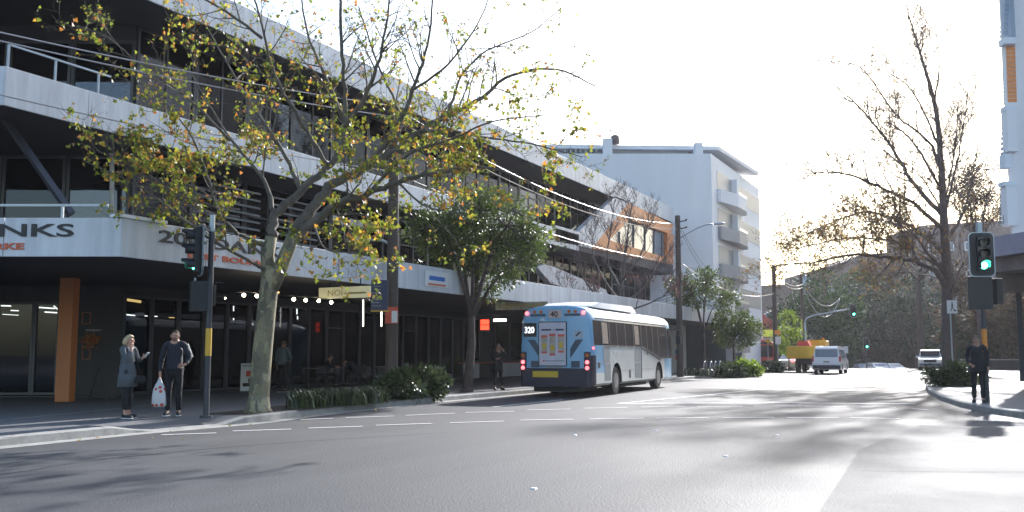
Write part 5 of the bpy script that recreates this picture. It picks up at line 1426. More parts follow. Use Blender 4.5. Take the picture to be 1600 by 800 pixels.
    tp['wrL'] = V('elL').lerp(V('wrL'), .93); tp['wrR'] = V('elR').lerp(V('wrR'), .93)
    E2 = [('waist', 'pelvis'), ('waist', 'chest'), ('chest', 'neckb'), ('neckb', 'shL'), ('shL', 'elL'), ('elL', 'wrL'), ('neckb', 'shR'), ('shR', 'elR'), ('elR', 'wrR')]
    r2 = dict(pelvis=(.165 * g_, .125 * g_), waist=(.145 * g_, .12 * g_), chest=(.15 * g_, .12 * g_), neckb=.085, shL=.064 * g_, elL=.050 * g_, wrL=.040, shR=.064 * g_, elR=.050 * g_, wrR=.043)
    vs = [tp[a] for a in tn]; rr2 = [tuple(x * k for x in r2[a]) if isinstance(r2[a], tuple) else r2[a] * k for a in tn]; ed = [(tn.index(a), tn.index(c)) for a, c in E2]
    jk = skinmesh('jacket' if not coat else 'coat', vs, ed, rr2, top, t, root=1)
    b = MB(); ca = V('neckb') - up0(V) * .025 * k; b.tube([ca, ca + up0(V) * .05 * k], [.082 * k, .068 * k], 12)
    b.obox(V('chest') + Vector((0, .115 * g_ * k, -.02)), .012, .012, .3 * k, mi=1) if False else None
    if coat:
        N_ = 20; vv = []
        pc_ = V('pelvis')
        for i_, (dz_, rx_, ry_) in enumerate(((.16, .15, .125), (.02, .175, .145), (-.14, .188, .155), (-coat, .20, .165))):
            for kk in range(N_):
                a_ = 2 * math.pi * kk / N_; nn_ = 1 + .05 * math.sin(a_ * 5 + i_) * (i_ / 3)
                vv.append(pc_ + Vector((math.cos(a_) * rx_ * g_ * nn_ * k, math.sin(a_) * ry_ * g_ * nn_ * k, dz_ * k)))
        b.add(vv, [(r_ * N_ + kk, r_ * N_ + (kk + 1) % N_, (r_ + 1) * N_ + (kk + 1) % N_, (r_ + 1) * N_ + kk) for r_ in range(3) for kk in range(N_)] + [tuple(range(3 * N_, 4 * N_))])
    merge_into(jk, b, None, [top])
    # trousers
    ln = ['pelvis', 'hipL', 'kneeL', 'ankL', 'hipR', 'kneeR', 'ankR']
    lp_ = {a: V(a) for a in ln}
    up_ = .06 if female else .0
    lp_['ankL'] = V('ankL').lerp(V('kneeL'), up_ * 2.5 + .02); lp_['ankR'] = V('ankR').lerp(V('kneeR'), up_ * 2.5 + .02)
    r3 = dict(pelvis=.125, hipL=.1, kneeL=.07, ankL=.058, hipR=.1, kneeR=.07, ankR=.058)
    skinmesh('trousers', [lp_[a] for a in ln], [(0, 1), (1, 2), (2, 3), (0, 4), (4, 5), (5, 6)], [r3[a] * k for a in ln], legs, t)
    for sd_ in 'LR':
        a_, c_ = V('ank' + sd_), V('toe' + sd_); f_ = (c_ - a_); f_.z = 0; f_.normalize()
        q = Vector((a_.x, a_.y, a_.z - .045 * k))
        s1_ = MB().ball(q + f_ * .07 * k + Vector((0, 0, 0)), .15 * k, sc=(.34, .34, .26))
        b = MB(); b.tube([q - f_ * .065 * k, q - f_ * .05 * k + Vector((0, 0, .012)), q + f_ * .06 * k + Vector((0, 0, .006)), q + f_ * .15 * k - Vector((0, 0, .006)), q + f_ * .195 * k - Vector((0, 0, .012))], [.02 * k, .045 * k, .047 * k, .042 * k, .018 * k], 10)
        sh = b.build('shoe', shoes, t, local=True, smooth=True)
        MB().obox(q + f_ * .065 * k - Vector((0, 0, .032 * k)), .085 * k, .26 * k, .02 * k, f_.cross(Vector((0, 0, 1)))).build('sole', 'signwhite' if stock else shoes, sh, local=True, bevel=.008)
    # hair
    b = MB()
    hc = hd + up * .03 * k - fy * .012 * k
    N = 14
    for jj in range(9):
        for kk in range(N): pass
    vs = []; fs = []
    rowsn = 8
    for jj in range(rowsn + 1):
        th_ = math.pi * .02 + (math.pi * (.5 + .12)) * jj / rowsn
        for kk in range(N):
            a_ = 2 * math.pi * kk / N
            front = math.sin(a_)
            th2 = th_ * (1 - .52 * max(0, front + .15)) if not beard else th_ * (1 - .80 * max(0, min(1, front + .35)))
            rr3 = (.104 if hairlen else .091 if beard else .097) * k * (1 + .05 * noise.noise(Vector((kk * .9, jj * .8, h))))
            vs.append(hc + (fx * math.cos(a_) * .9 + fy * math.sin(a_)) * math.sin(th2) * rr3 + up * math.cos(th2) * rr3 * 1.08)
    for jj in range(rowsn):
        for kk in range(N): fs.append((jj * N + kk, jj * N + (kk + 1) % N, (jj + 1) * N + (kk + 1) % N, (jj + 1) * N + kk))
    fs.append(tuple(range(N - 1, -1, -1)))
    b.add(vs, fs)
    if hairlen:
        for i in range(34):
            a_ = math.pi * (1.02 + .96 * i / 33) + rnd.uniform(-.05, .05)
            p0_ = hc + (fx * math.cos(a_) * .085 + fy * math.sin(a_) * .09) * k
            if abs(math.sin(a_)) < .0: continue
            b.tube([p0_ + up * .03 * k, p0_ * 1 - up * hairlen * .5 * k + (fx * math.cos(a_) + fy * math.sin(a_)) * .022 * k, p0_ - up * hairlen * k + (fx * math.cos(a_) + fy * math.sin(a_)) * .002], [.026 * k, .03 * k, .014 * k], 6)
    ho = b.build('hair', hair, t, local=True, smooth=True)
    if beard: MB().ball(hd - up * .055 * k + fy * .03 * k, .062 * k, sc=(1, .9, .75)).build('beard', hair, t, local=True, smooth=True)
    return t, j, (hd, fx, fy, up)
def up0(V): return (V('neck') - V('chest')).normalized()
def facing(vec):                       # rotation so local +y points along vec
    return math.atan2(-vec.x, vec.y)
toC = -FWD
# man with the patterned bag (faces camera, slightly right)
g = gp(270, 650, .15)
man, j, _ = person('balding man in a dark navy jacket with a white sleeve stripe holding a patterned bag', g, facing(toC + IMG * .12), 1.82,
    dict(elL=(-.29, .0, 1.15), wrL=(-.24, .17, 1.02), hdL=(-.17, .22, 1.0), elR=(.27, -.03, 1.12), wrR=(.27, .02, .86), hdR=(.27, .03, .78)),
    hair='greyhair', top='navyfab', legs='blackfab', bulk=1.15, stock=True, beard=True)
for m_ in man.children:
    if m_.name.startswith('jacket'):
        k = 1.82 / 1.75
        a_, c_, e_ = j['shL'], j['elL'], j['neckb']
        b = MB(); o1 = Vector((-.072, .03, .02))
        for i in range(8):
            q = a_.lerp(c_, i / 8) + o1 * 1.0; q2 = a_.lerp(c_, (i + .6) / 8) + o1
            b.tube([q, q2], .013, 5)
        b.build('sleeve_stripe', 'signwhite', m_, local=True)
hb = man.matrix_basis @ j['hdR'] if False else Matrix.Rotation(man.rotation_euler.z, 4, 'Z') @ j['hdR'] + man.location
BAG = thing('shopping_bag', 'white carrier bag with red pattern hanging from the hand of the man', 'bag', hb - Vector((0, 0, .62)))
b = MB()
secs_ = []
vs = []; N = 16
for i, (z, rx, ry) in enumerate(((.0, .12, .07), (.04, .15, .09), (.2, .155, .10), (.36, .13, .08), (.46, .09, .05), (.52, .05, .03), (.6, .025, .02))):
    for kk in range(N):
        a_ = 2 * math.pi * kk / N; n_ = 1 + .12 * noise.noise(Vector((math.cos(a_) * 2, math.sin(a_) * 2, z * 8)))
        vs.append(hb - Vector((0, 0, .62)) + IMG * math.cos(a_) * rx * n_ + FWD * math.sin(a_) * ry * n_ + Vector((0, 0, z)))
b.add(vs, [(r_ * N + kk, r_ * N + (kk + 1) % N, (r_ + 1) * N + (kk + 1) % N, (r_ + 1) * N + kk) for r_ in range(6) for kk in range(N)] + [tuple(range(N - 1, -1, -1))])
def bagmat():
    m, n, bb = newmat('patterned_bag'); v = n.nodes.new('ShaderNodeTexVoronoi'); v.inputs['Scale'].default_value = 10
    tc = n.nodes.new('ShaderNodeTexCoord'); n.links.new(tc.outputs['Object'], v.inputs['Vector'])
    r = n.nodes.new('ShaderNodeValToRGB'); r.color_ramp.interpolation = 'CONSTANT'; r.color_ramp.elements[0].color = (.6, .07, .05, 1); r.color_ramp.elements[1].position = .34; r.color_ramp.elements[1].color = (.66, .66, .68, 1)
    n.links.new(v.outputs['Distance'], r.inputs[0]); n.links.new(r.outputs[0], bb.inputs['Base Color']); bb.inputs['Roughness'].default_value = .5; return m
M['bag'] = bagmat()
b.build('sack', 'bag', BAG, smooth=True)
# woman with phone, facing right
g = gp(196, 654, .15)
wom, j, _ = person('woman with short blonde hair in a grey coat holding a phone', g, facing(IMG * .95 - FWD * .3), 1.70,
    dict(elL=(-.2, .1, 1.17), wrL=(-.12, .27, 1.24), hdL=(-.08, .34, 1.27), elR=(.2, .13, 1.2), wrR=(.11, .17, 1.4), hdR=(.07, .13, 1.5), kneeL=(-.08, .02, .5), kneeR=(.09, .05, .5), ankR=(.1, .06, .09), toeR=(.11, .23, .04)),
    hair='blonde', top='coat', legs='blackfab', coat=.30, hairlen=.13, female=True, bulk=1.08, stock=True)
rot = Matrix.Rotation(wom.rotation_euler.z, 3, 'Z')
pp = rot @ (j['hdL'] + Vector((.0, .05, .03))) + wom.location
PH = MB().obox(pp, .075, .012, .15, ux=rot @ Vector((1, 0, 0)), uz=rot @ Vector((0, .7, .7))).build('mobile_phone', 'phone', None, bevel=.004)
tag(PH, 'pale phone held up by the blonde woman', 'phone')
hbm = MB().ball(wom.location + rot @ Vector((.1, -.02, .62)) , .001)
pb = wom.location + rot @ Vector((-.05, .28, .78))
HBG = thing('handbag', 'small dark handbag hanging at the hip of the blonde woman', 'handbag', pb)
MB().obox(pb, .1, .22, .15, ux=rot @ Vector((1, 0, 0)), taper=.85).build('pouch', 'blackfab', HBG, bevel=.03)
MB().tube([pb + Vector((0, 0, .08)), wom.location + rot @ Vector((-.12, .16, 1.05)), wom.location + rot @ Vector((-.1, .09, 1.40))], .01, 5).build('strap', 'blackfab', HBG)
# waiting woman by the bus with hand at ear
g = gp(778, 609.5, .15)
person('dark haired woman in dark clothes waiting behind the bus with a hand at her ear', g, facing(toC + IMG * .25), 1.66,
    dict(elL=(-.29, .1, 1.25), wrL=(-.2, .1, 1.45), hdL=(-.13, .08, 1.56), elR=(.23, .02, 1.15), wrR=(.1, .19, 1.17), hdR=(.03, .22, 1.18), ankL=(-.16, .02, .09), toeL=(-.2, .16, .04)),
    hair='darkhair', skin='skin2', top='blackfab', legs='blackfab', coat=.26, hairlen=.2, female=True)
# man on the right corner
g = gp(1540, 630, .15) - FWD * -.35
g.z = .15
person('man in a dark coat standing by the green traffic signal on the right corner', g, facing(toC - IMG * .45), 1.80,
    dict(elR=(.24, .03, 1.14), wrR=(.18, .18, .98), hdR=(.12, .22, .95), ankL=(-.1, .08, .09), toeL=(-.12, .25, .04)), hair='darkhair', skin='skin2', top='blackfab', legs='blackfab', coat=.18, bulk=1.12)
# cafe people
g = gp(441, 613, .15)
person('person in a pale grey hoodie standing behind the spotted trunk, seen from behind', g, facing(FWD + IMG * .3), 1.76, dict(elR=(.28, .02, 1.16), wrR=(.2, .17, 1.05), hdR=(.14, .22, 1.04)), hair='greyhair', top='greyfab', legs='blackfab', bulk=1.15, stock=True)
sit = dict(pelvis=(0, 0, .52), waist=(0, .03, .66), chest=(0, .08, .88), neckb=(0, .13, 1.04), neck=(0, .16, 1.1), head=(0, .2, 1.17), crown=(0, .21, 1.27), hipL=(-.09, .02, .5), hipR=(.09, .02, .5), kneeL=(-.12, .44, .5), kneeR=(.12, .44, .5), ankL=(-.12, .42, .09), ankR=(.12, .42, .09), toeL=(-.13, .58, .04), toeR=(.13, .58, .04),
           shL=(-.185, .11, 1.0), shR=(.185, .11, 1.0), elL=(-.25, .25, .8), elR=(.25, .25, .8), wrL=(-.14, .42, .8), wrR=(.14, .42, .8), hdL=(-.1, .5, .8), hdR=(.1, .5, .8))
g = gp(508, 605, .15)
person('dark clothed person sitting at the cafe table facing right', g, facing(IMG), 1.7, sit, hair='darkhair', top='blackfab', legs='blackfab', bulk=1.1)
g = gp(560, 604, .15)
bend = dict(sit); bend.update(waist=(0, .1, .64), chest=(0, .27, .80), neckb=(0, .42, .9), neck=(0, .48, .91), head=(0, .55, .92), crown=(0, .65, .94), shL=(-.18, .4, .86), shR=(.18, .4, .86), elL=(-.24, .42, .62), elR=(.24, .42, .62), _face=(0, .3, -1))
person('person in a navy jacket bending low over the cafe table', g, facing(-IMG), 1.8, bend, hair='darkhair', top='navyfab', legs='blackfab', bulk=1.3)

# ================================================================== TREES AND PLANTS
def rv(r): return Vector((r.gauss(0, 1), r.gauss(0, 1), r.gauss(0, 1))).normalized()
def bez(pts, n):
    """Catmull-Rom through the points"""
    P = [pts[0] * 2 - pts[1]] + pts + [pts[-1] * 2 - pts[-2]]
    out = []
    for i in range(1, len(P) - 2):
        for k in range(n):
            t = k / n; a, b_, c, d = P[i - 1], P[i], P[i + 1], P[i + 2]
            out.append(.5 * ((2 * b_) + (c - a) * t + (2 * a - 5 * b_ + 4 * c - d) * t * t + (3 * b_ - a - 3 * c + d) * t ** 3))
    out.append(pts[-1]); return out
def limb(mb, pts, r0, r1, r, n=8, wob=.03, seg=5):
    q = bez(pts, seg); m = len(q)
    rad = [r0 + (r1 - r0) * (i / (m - 1)) ** .8 for i in range(m)]
    for i in range(1, m): q[i] = q[i] + rv(r) * wob * min(1, rad[i] * 12)
    mb.tube(q, rad, n); return q, rad
def sprout(mb, q, rad, r, dens, lens, level, maxl, spots, up=.25, spread=.8, start=.25, tw=.008, zl=None):
    """child twigs along a limb, recursively; collects leaf spots at the ends"""
    L_ = sum((q[i + 1] - q[i]).length for i in range(len(q) - 1))
    n = max(1, int(L_ * dens[level]))
    for _ in range(n):
        t = start + (1 - start) * r.random() ** .8; i = min(len(q) - 2, int(t * (len(q) - 1)))
        p = q[i].lerp(q[i + 1], r.random()); d = (q[i + 1] - q[i]).normalized()
        side = (rv(r)); side = (side - d * side.dot(d)).normalized()
        dr = (d * (1 - spread * .5) + side * spread + Vector((0, 0, up))).normalized()
        ln = lens[level] * r.uniform(.45, 1.15) * (1.15 - .5 * t)
        ra = max(tw, min(rad[i] * .55, ln * .018)); pts = [p]; cd_ = dr
        ns = 5 if level == 0 else 4
        for s_ in range(ns):
            cd_ = (cd_ + rv(r) * .20 + Vector((0, 0, up * .22))).normalized(); pts.append(pts[-1] + cd_ * ln / ns)
        rr_ = [ra * (1 - .75 * k / ns) for k in range(ns + 1)]
        mb.tube(pts, rr_, 5 if level == 0 else 4, caps=False)
        if level < maxl: sprout(mb, pts, rr_, r, dens, lens, level + 1, maxl, spots, up, spread, .2, tw)
        if level >= maxl - 1:
            for k in range(1, ns + 1): spots.append((pts[k], (pts[k] - pts[k - 1]).normalized(), level))
LOBE = [(0, 0), (.22, -.05), (.55, -.12), (.38, .12), (.62, .28), (.30, .42), (.18, .72), (0, 1.0), (-.18, .72), (-.30, .42), (-.62, .28), (-.38, .12), (-.55, -.12), (-.22, -.05)]
def leaf_lobed(b, p, s, r, droop=.5):
    n = (rv(r) + Vector((0, 0, .4))).normalized(); u = n.orthogonal().normalized()
    u = Quaternion(n, r.random() * 6.28) @ u; v = (n.cross(u) - Vector((0, 0, droop))).normalized()
    u = v.cross(n).normalized(); n = u.cross(v)
    curl = r.uniform(-.25, .35)
    b.add([p + u * x * s + v * y * s + n * (abs(x) * curl * s - y * y * .15 * s) for x, y in LOBE], [tuple(range(14))])
def leaf_oval(b, p, s, r, d=None, wd=.32, bend=.15):
    a = (d if d is not None else rv(r)); n = rv(r); n = (n - a * n.dot(a)).normalized(); c = a.cross(n)
    b.add([p, p + a * s * .35 + c * s * wd * .5 - n * s * .0, p + a * s * .75 + c * s * wd * .42 - n * s * bend * .5, p + a * s - n * s * bend, p + a * s * .75 - c * s * wd * .42 - n * s * bend * .5, p + a * s * .35 - c * s * wd * .5], [(0, 1, 2, 3, 4, 5)])

# --- the big plane tree by the kerb
r = random.Random(5)
gt = gp(403, 644, .15); D_ = depth(gt)
PT = thing('plane_tree', 'large spotted plane tree by the near kerb with yellowing leaves and forked crown', 'tree', gt)
tr = MB()
def T(px, py, dd=0.0): return dp(px, py, D_ + dd)
q, _ = limb(tr, [gt + Vector((0, 0, -.05)), T(406, 600), T(411, 540), T(418, 470), T(424, 420)], .235, .20, r, 16, .0)
tr.v = tr.v
tr.tube([gt - Vector((0, 0, .05)), gt + Vector((0, 0, .1)), gt + Vector((.02, 0, .4))], [.36, .27, .215], 16)
tr.tube([T(421, 445), T(418, 400), T(424, 370)], [.19, .15, .13], 12)
tr.tube([T(423, 450), T(440, 415), T(452, 385), T(462, 360)], [.19, .165, .15, .145], 12)
trunk_spots = []
tr.build('trunk', 'bark', PT, smooth=True); tr = MB()
limbs = [  # (points, r0, r1)
 ([T(459, 368), T(480, 335, .1), T(515, 292, .3), T(560, 268, .5), T(612, 240, .8), T(655, 205, 1.0), T(700, 180, 1.3), T(752, 152, 1.6), T(800, 118, 1.9), T(870, 108, 2.1), T(930, 135, 2.3)], .17, .02),
 ([T(455, 378), T(490, 345, -.1), T(530, 318, -.3), T(575, 303, -.6), T(622, 285, -.9), T(690, 268, -1.2), T(760, 262, -1.5), T(830, 285, -1.7)], .15, .02),
 ([T(424, 372), T(430, 335, .2), T(470, 300, .5), T(510, 262, .8), T(534, 225, 1.0), T(540, 165, 1.1), T(536, 100, 1.2), T(532, 20, 1.3), T(528, -70, 1.3)], .14, .035),
 ([T(540, 235, 1.0), T(533, 180, 1.5), T(505, 110, 2.0), T(480, 50, 2.3), T(468, -30, 2.6)], .08, .02),
 ([T(541, 200, 1.0), T(580, 130, .5), T(600, 60, .2), T(612, -30, -.1)], .08, .02),
 ([T(560, 268, .5), T(610, 215, .2), T(645, 140, -.2), T(668, 70, -.5), T(678, -20, -.8)], .09, .02),
 ([T(615, 240, .8), T(625, 180, 1.4), T(590, 100, 2.0), T(560, 10, 2.4)], .06, .02),
 ([T(512, 260, .8), T(470, 190, .4), T(430, 120, 0), T(410, 40, -.4), T(385, -40, -.8)], .07, .02),
 ([T(422, 385), T(385, 372, -.3), T(362, 358, -.7), T(338, 325, -1.0), T(322, 270, -1.2), T(300, 215, -1.4), T(262, 160, -1.6)], .07, .015),
 ([T(418, 425), T(385, 405, -.8), T(340, 380, -1.3), T(300, 352, -1.8), T(255, 318, -2.0), T(205, 285, -2.2), T(130, 250, -2.3)], .05, .012),
 ([T(430, 335, .2), T(410, 280, .6), T(370, 230, 1.0), T(330, 170, 1.4), T(290, 100, 1.6)], .07, .015),
 ([T(470, 300, .5), T(440, 230, 1.2), T(390, 160, 1.8), T(350, 90, 2.2), T(310, 20, 2.6)], .07, .015),
 ([T(340, 325, -1), T(270, 300, -1.5), T(215, 262, -1.8), T(150, 235, -2)], .04, .012),
 ([T(410, 60, -.4), T(340, 10, -.8), T(250, -30, -1.2)], .045, .015),
 ([T(360, 220, 1), T(290, 150, .6), T(230, 110, .3), T(170, 60, 0), T(120, 40, 0)], .045, .012),
 ([T(655, 205, 1.0), T(700, 205, .6), T(760, 215, .2), T(830, 225, -.2), T(910, 245, -.6)], .05, .012),
 ([T(700, 180, 1.3), T(720, 120, 1.6), T(760, 80, 1.8), T(830, 50, 2.0), T(880, 10, 2.2)], .045, .012),
 ([T(622, 285, -.9), T(660, 320, -1.2), T(700, 330, -1.4), T(750, 345, -1.5)], .035, .01),
 ([T(490, 345, -.1), T(505, 385, -.8), T(540, 395, -1.4), T(585, 392, -1.8)], .03, .01),
 ([T(575, 303, -.6), T(640, 240, -1.4), T(700, 220, -2), T(770, 190, -2.4), T(850, 180, -2.8)], .05, .012),
 ([T(645, 140, -.2), T(700, 100, -.8), T(745, 40, -1.2), T(770, -20, -1.5)], .04, .012),
]
spots = []
for pts, r0, r1 in limbs:
    q, rad = limb(tr, pts, r0 * .86, r1 * .8, r, 9, .05)
    sprout(tr, q, rad, r, (3.0, 5.2, 6.2), (1.5, .75, .38), 0, 2, spots, up=.12, start=.18, tw=.0055)
tr.build('limbs', 'limbbark', PT, smooth=True)
lf = MB(); cnt = 0
CR = T(480, 300)
for p, d, lv in spots:
    # sparse towards the top and right edge, dense in the middle band
    pz_ = p.z; lat = (p - CR).dot(IMG)
    dens = .95 if pz_ < 7.0 else .55 if pz_ < 8.3 else .17
    if lat > 1.0 and pz_ < 6.4: dens *= 1.05
    elif lat > 3.0: dens *= .4
    if lat < -1.2 and pz_ > 4.2: dens = max(dens, .42)
    if lat < -3.4: dens *= .6
    if noise.noise(p * .9) < -.12: dens *= .4
    if r.random() < dens * .74:
        for _ in range(1 if r.random() < .4 else 2 if r.random() < .7 else 3):
            leaf_lobed(lf, p + rv(r) * .06, r.uniform(.045, .105), r, .6); cnt += 1
print('plane leaves', cnt, 'twig faces', len(tr.f))
lf.build('foliage', 'planeleaf', PT)

# --- round evergreen trees: limbs reaching to leaf clumps spread through the crown's volume
def crown_tree(name, label, base, h0, ells, tr_r, leafm, ncl, nleaf, ls, seed, bark='bark2', group=None, clump=.35, lean=(0, 0), wd=.36, stems=None, cat='tree', trunkn=7):
    r = random.Random(seed); t = thing(name, label, cat, base, 0, group); mb = MB(); lf = MB()
    base = Vector(base); fork = base + Vector((lean[0], lean[1], h0))
    limb(mb, [base - Vector((0, 0, .1)), base + (fork - base) * .5 + rv(r) * h0 * .03, fork], tr_r, tr_r * .62, r, 10, .01)
    mb.tube([base - Vector((0, 0, .1)), base + Vector((0, 0, .15))], [tr_r * 1.5, tr_r], 10)
    tot = sum(e[1].x * e[1].y * e[1].z for e in ells); heads = []
    for c, rad in ells:
        n = max(4, int(ncl * rad.x * rad.y * rad.z / tot))
        k = 0; tries = 0
        while k < n and tries < n * 30:
            tries += 1; d = rv(r) * r.random() ** .42
            p = Vector(c) + Vector((d.x * rad.x, d.y * rad.y, d.z * rad.z))
            if noise.noise(p * (1.1 / clump) * .4 + Vector((seed, 0, 0))) < -.12: continue
            k += 1; heads.append(p)
    # main limbs
    mains = []
    for i in range(trunkn):
        p = heads[int(i * len(heads) / trunkn) % len(heads)]
        q, rad_ = limb(mb, [fork - Vector((0, 0, tr_r)), fork.lerp(p, .45) + Vector((0, 0, .1 * (p - fork).length)) + rv(r) * .08, p], tr_r * .5, tr_r * .12, r, 6, .03, 3)
        mains.append((q, rad_))
    for p in heads:
        best = min(((qq - p).length, qq, rad_[i]) for q, rad_ in mains for i, qq in enumerate(q[1:]) ) if False else None
        bd_ = 1e9
        for q, rad_ in mains:
            for i, qq in enumerate(q):
                dd = (qq - p).length
                if dd < bd_: bd_, bq, br = dd, qq, rad_[i]
        if bd_ > .08 and clump < .9: mb.tube([bq, bq.lerp(p, .5) + rv(r) * bd_ * .12 + Vector((0, 0, bd_ * .08)), p], [min(br, .012 + .02 * bd_) , .012 + .008 * bd_, .008], 4, caps=False)
        cr = clump * r.uniform(.6, 1.25)
        out = (p - Vector(ells[0][0])).normalized()
        for _ in range(nleaf):
            d = rv(r); o = p + Vector((d.x, d.y, d.z * .65)) * cr * r.random() ** .5
            leaf_oval(lf, o, ls * r.uniform(.6, 1.2), r, (d + out * .5 + Vector((0, 0, .1))).normalized(), wd)
    mb.build('trunk', bark, t, smooth=True); lf.build('foliage', leafm, t)
    return t
def ell(px, py, d, wpx, hpx, dfac=1.0):
    s_ = d / 1511; return (dp(px, py, d), Vector((wpx * s_, wpx * s_ * dfac, hpx * s_)))
# round evergreen behind the glossy shrub
g = gp(729, 612, .15); d = depth(g)
crown_tree('evergreen_tree', 'round dark evergreen street tree with forked stems left of the bus', g, 2.7, [ell(748, 358, d, 98, 60), ell(810, 385, d, 58, 45), ell(700, 385, d, 48, 42), ell(680, 422, d, 34, 20), ell(770, 440, d, 48, 26), ell(660, 340, d, 40, 40)], .19, 'evergreen', 340, 42, .15, 21, clump=.42, lean=(.12, .1))
# wispy lighter tree partly behind it
g = gp(668, 600, .15)
# trees in front of the slate wall
g = gp(1070, 589, .15); d = 57
g1 = dp(1100, 560, 60); g1.z = .15
crown_tree('evergreen_tree', 'twin stemmed evergreen street tree just right of the lamp arm pole', g1, 2.6, [ell(1095, 450, 60, 52, 30), ell(1125, 462, 60, 30, 22), ell(1068, 462, 60, 30, 16)], .12, 'evergreen', 130, 26, .22, 22, clump=.45)
g2 = dp(1146, 560, 64); g2.z = .15
crown_tree('evergreen_tree', 'clipped round evergreen tree in front of the apartment block', g2, 1.8, [ell(1146, 513, 64, 35, 32), ell(1172, 508, 65, 20, 14)], .10, 'evergreen', 120, 30, .22, 23, clump=.42)
g3 = dp(1233, 570, 80); g3.z = .12
crown_tree('young_tree', 'slim bright green young tree left of the yellow truck', g3, 1.0, [ell(1232, 505, 80, 16, 18), ell(1228, 535, 80, 19, 26), ell(1246, 520, 80, 12, 12)], .07, 'bright', 90, 26, .2, 24, clump=.36)

# bare trees
def bare_tree(name, label, base, trunk_pts, limbs, rr0, dens, lens, maxl, seed, bark, leafm=None, leafp=0.0, ls=.1, up=.25, tw=.008, rtop=None, lobed=True, leaff=None):
    r = random.Random(seed); t = thing(name, label, 'tree', base); mb = MB(); spots = []
    q, rad = limb(mb, [Vector(base) - Vector((0, 0, .1))] + trunk_pts, rr0, rtop or rr0 * .2, r, 12, .01)
    mb.tube([Vector(base) - Vector((0, 0, .1)), Vector(base) + Vector((0, 0, .25))], [rr0 * 1.4, rr0], 12)
    sprout(mb, q, rad, r, dens, lens, 0, maxl, spots, up=up, start=.4, tw=tw)
    for pts, a, c in limbs:
        q, rad = limb(mb, pts, a, c, r, 8, .05)
        sprout(mb, q, rad, r, dens, lens, 0, maxl, spots, up=up, start=.2, tw=tw)
    mb.build('trunk', bark, t, smooth=True)
    if leafm:
        lf = MB(); k = 0
        for p, d, lv in spots:
            f = leaff(p) if leaff else 1
            if r.random() < leafp * f:
                if lobed: leaf_lobed(lf, p + rv(r) * .1, ls * r.uniform(.6, 1.2), r)
                else: leaf_oval(lf, p, ls * r.uniform(.6, 1.2), r, wd=.6)
                k += 1
        lf.build('foliage', leafm, t)
        print(label[:30], 'leaves', k, 'faces', len(mb.f))
    return t
# reddish bare tree behind the bus
g = gp(965, 592, .15); db = 50
g = dp(965, 560, db); g.z = .15
def U(px, py, dd=0): return dp(px, py, db + dd)
bare_tree('bare_tree', 'bare reddish twiggy tree behind the bus in front of the orange boxed window', g, [U(965, 520), U(968, 470), U(975, 420), U(980, 370), U(988, 315)],
  [([U(967, 490), U(935, 465, -.5), U(915, 440, -.8), U(900, 400, -1)], .09, .015), ([U(967, 480), U(1000, 455, .6), U(1020, 430, 1), U(1040, 400, 1)], .09, .015), ([U(970, 450), U(950, 410, .8), U(955, 350, 1), U(962, 305, 1.2)], .07, .012),
   ([U(970, 440), U(1000, 400, -.8), U(1010, 360, -1), U(1015, 330, -1.2)], .07, .012), ([U(967, 500), U(930, 490, .6), U(895, 465, 1), U(872, 440, 1)], .07, .012), ([U(968, 470), U(940, 430, 1.5), U(925, 385, 2), U(935, 340, 2)], .06, .012), ([U(968, 490), U(1010, 475, -.6), U(1040, 460, -1), U(1050, 440, -1)], .06, .012)],
  .13, (4.0, 6, 6.0), (1.5, .8, .4), 2, 31, 'bark3', 'redbud', .16, .07, up=.5, tw=.009, leaff=lambda p: 1.6 if p.z < 5.5 else .25)
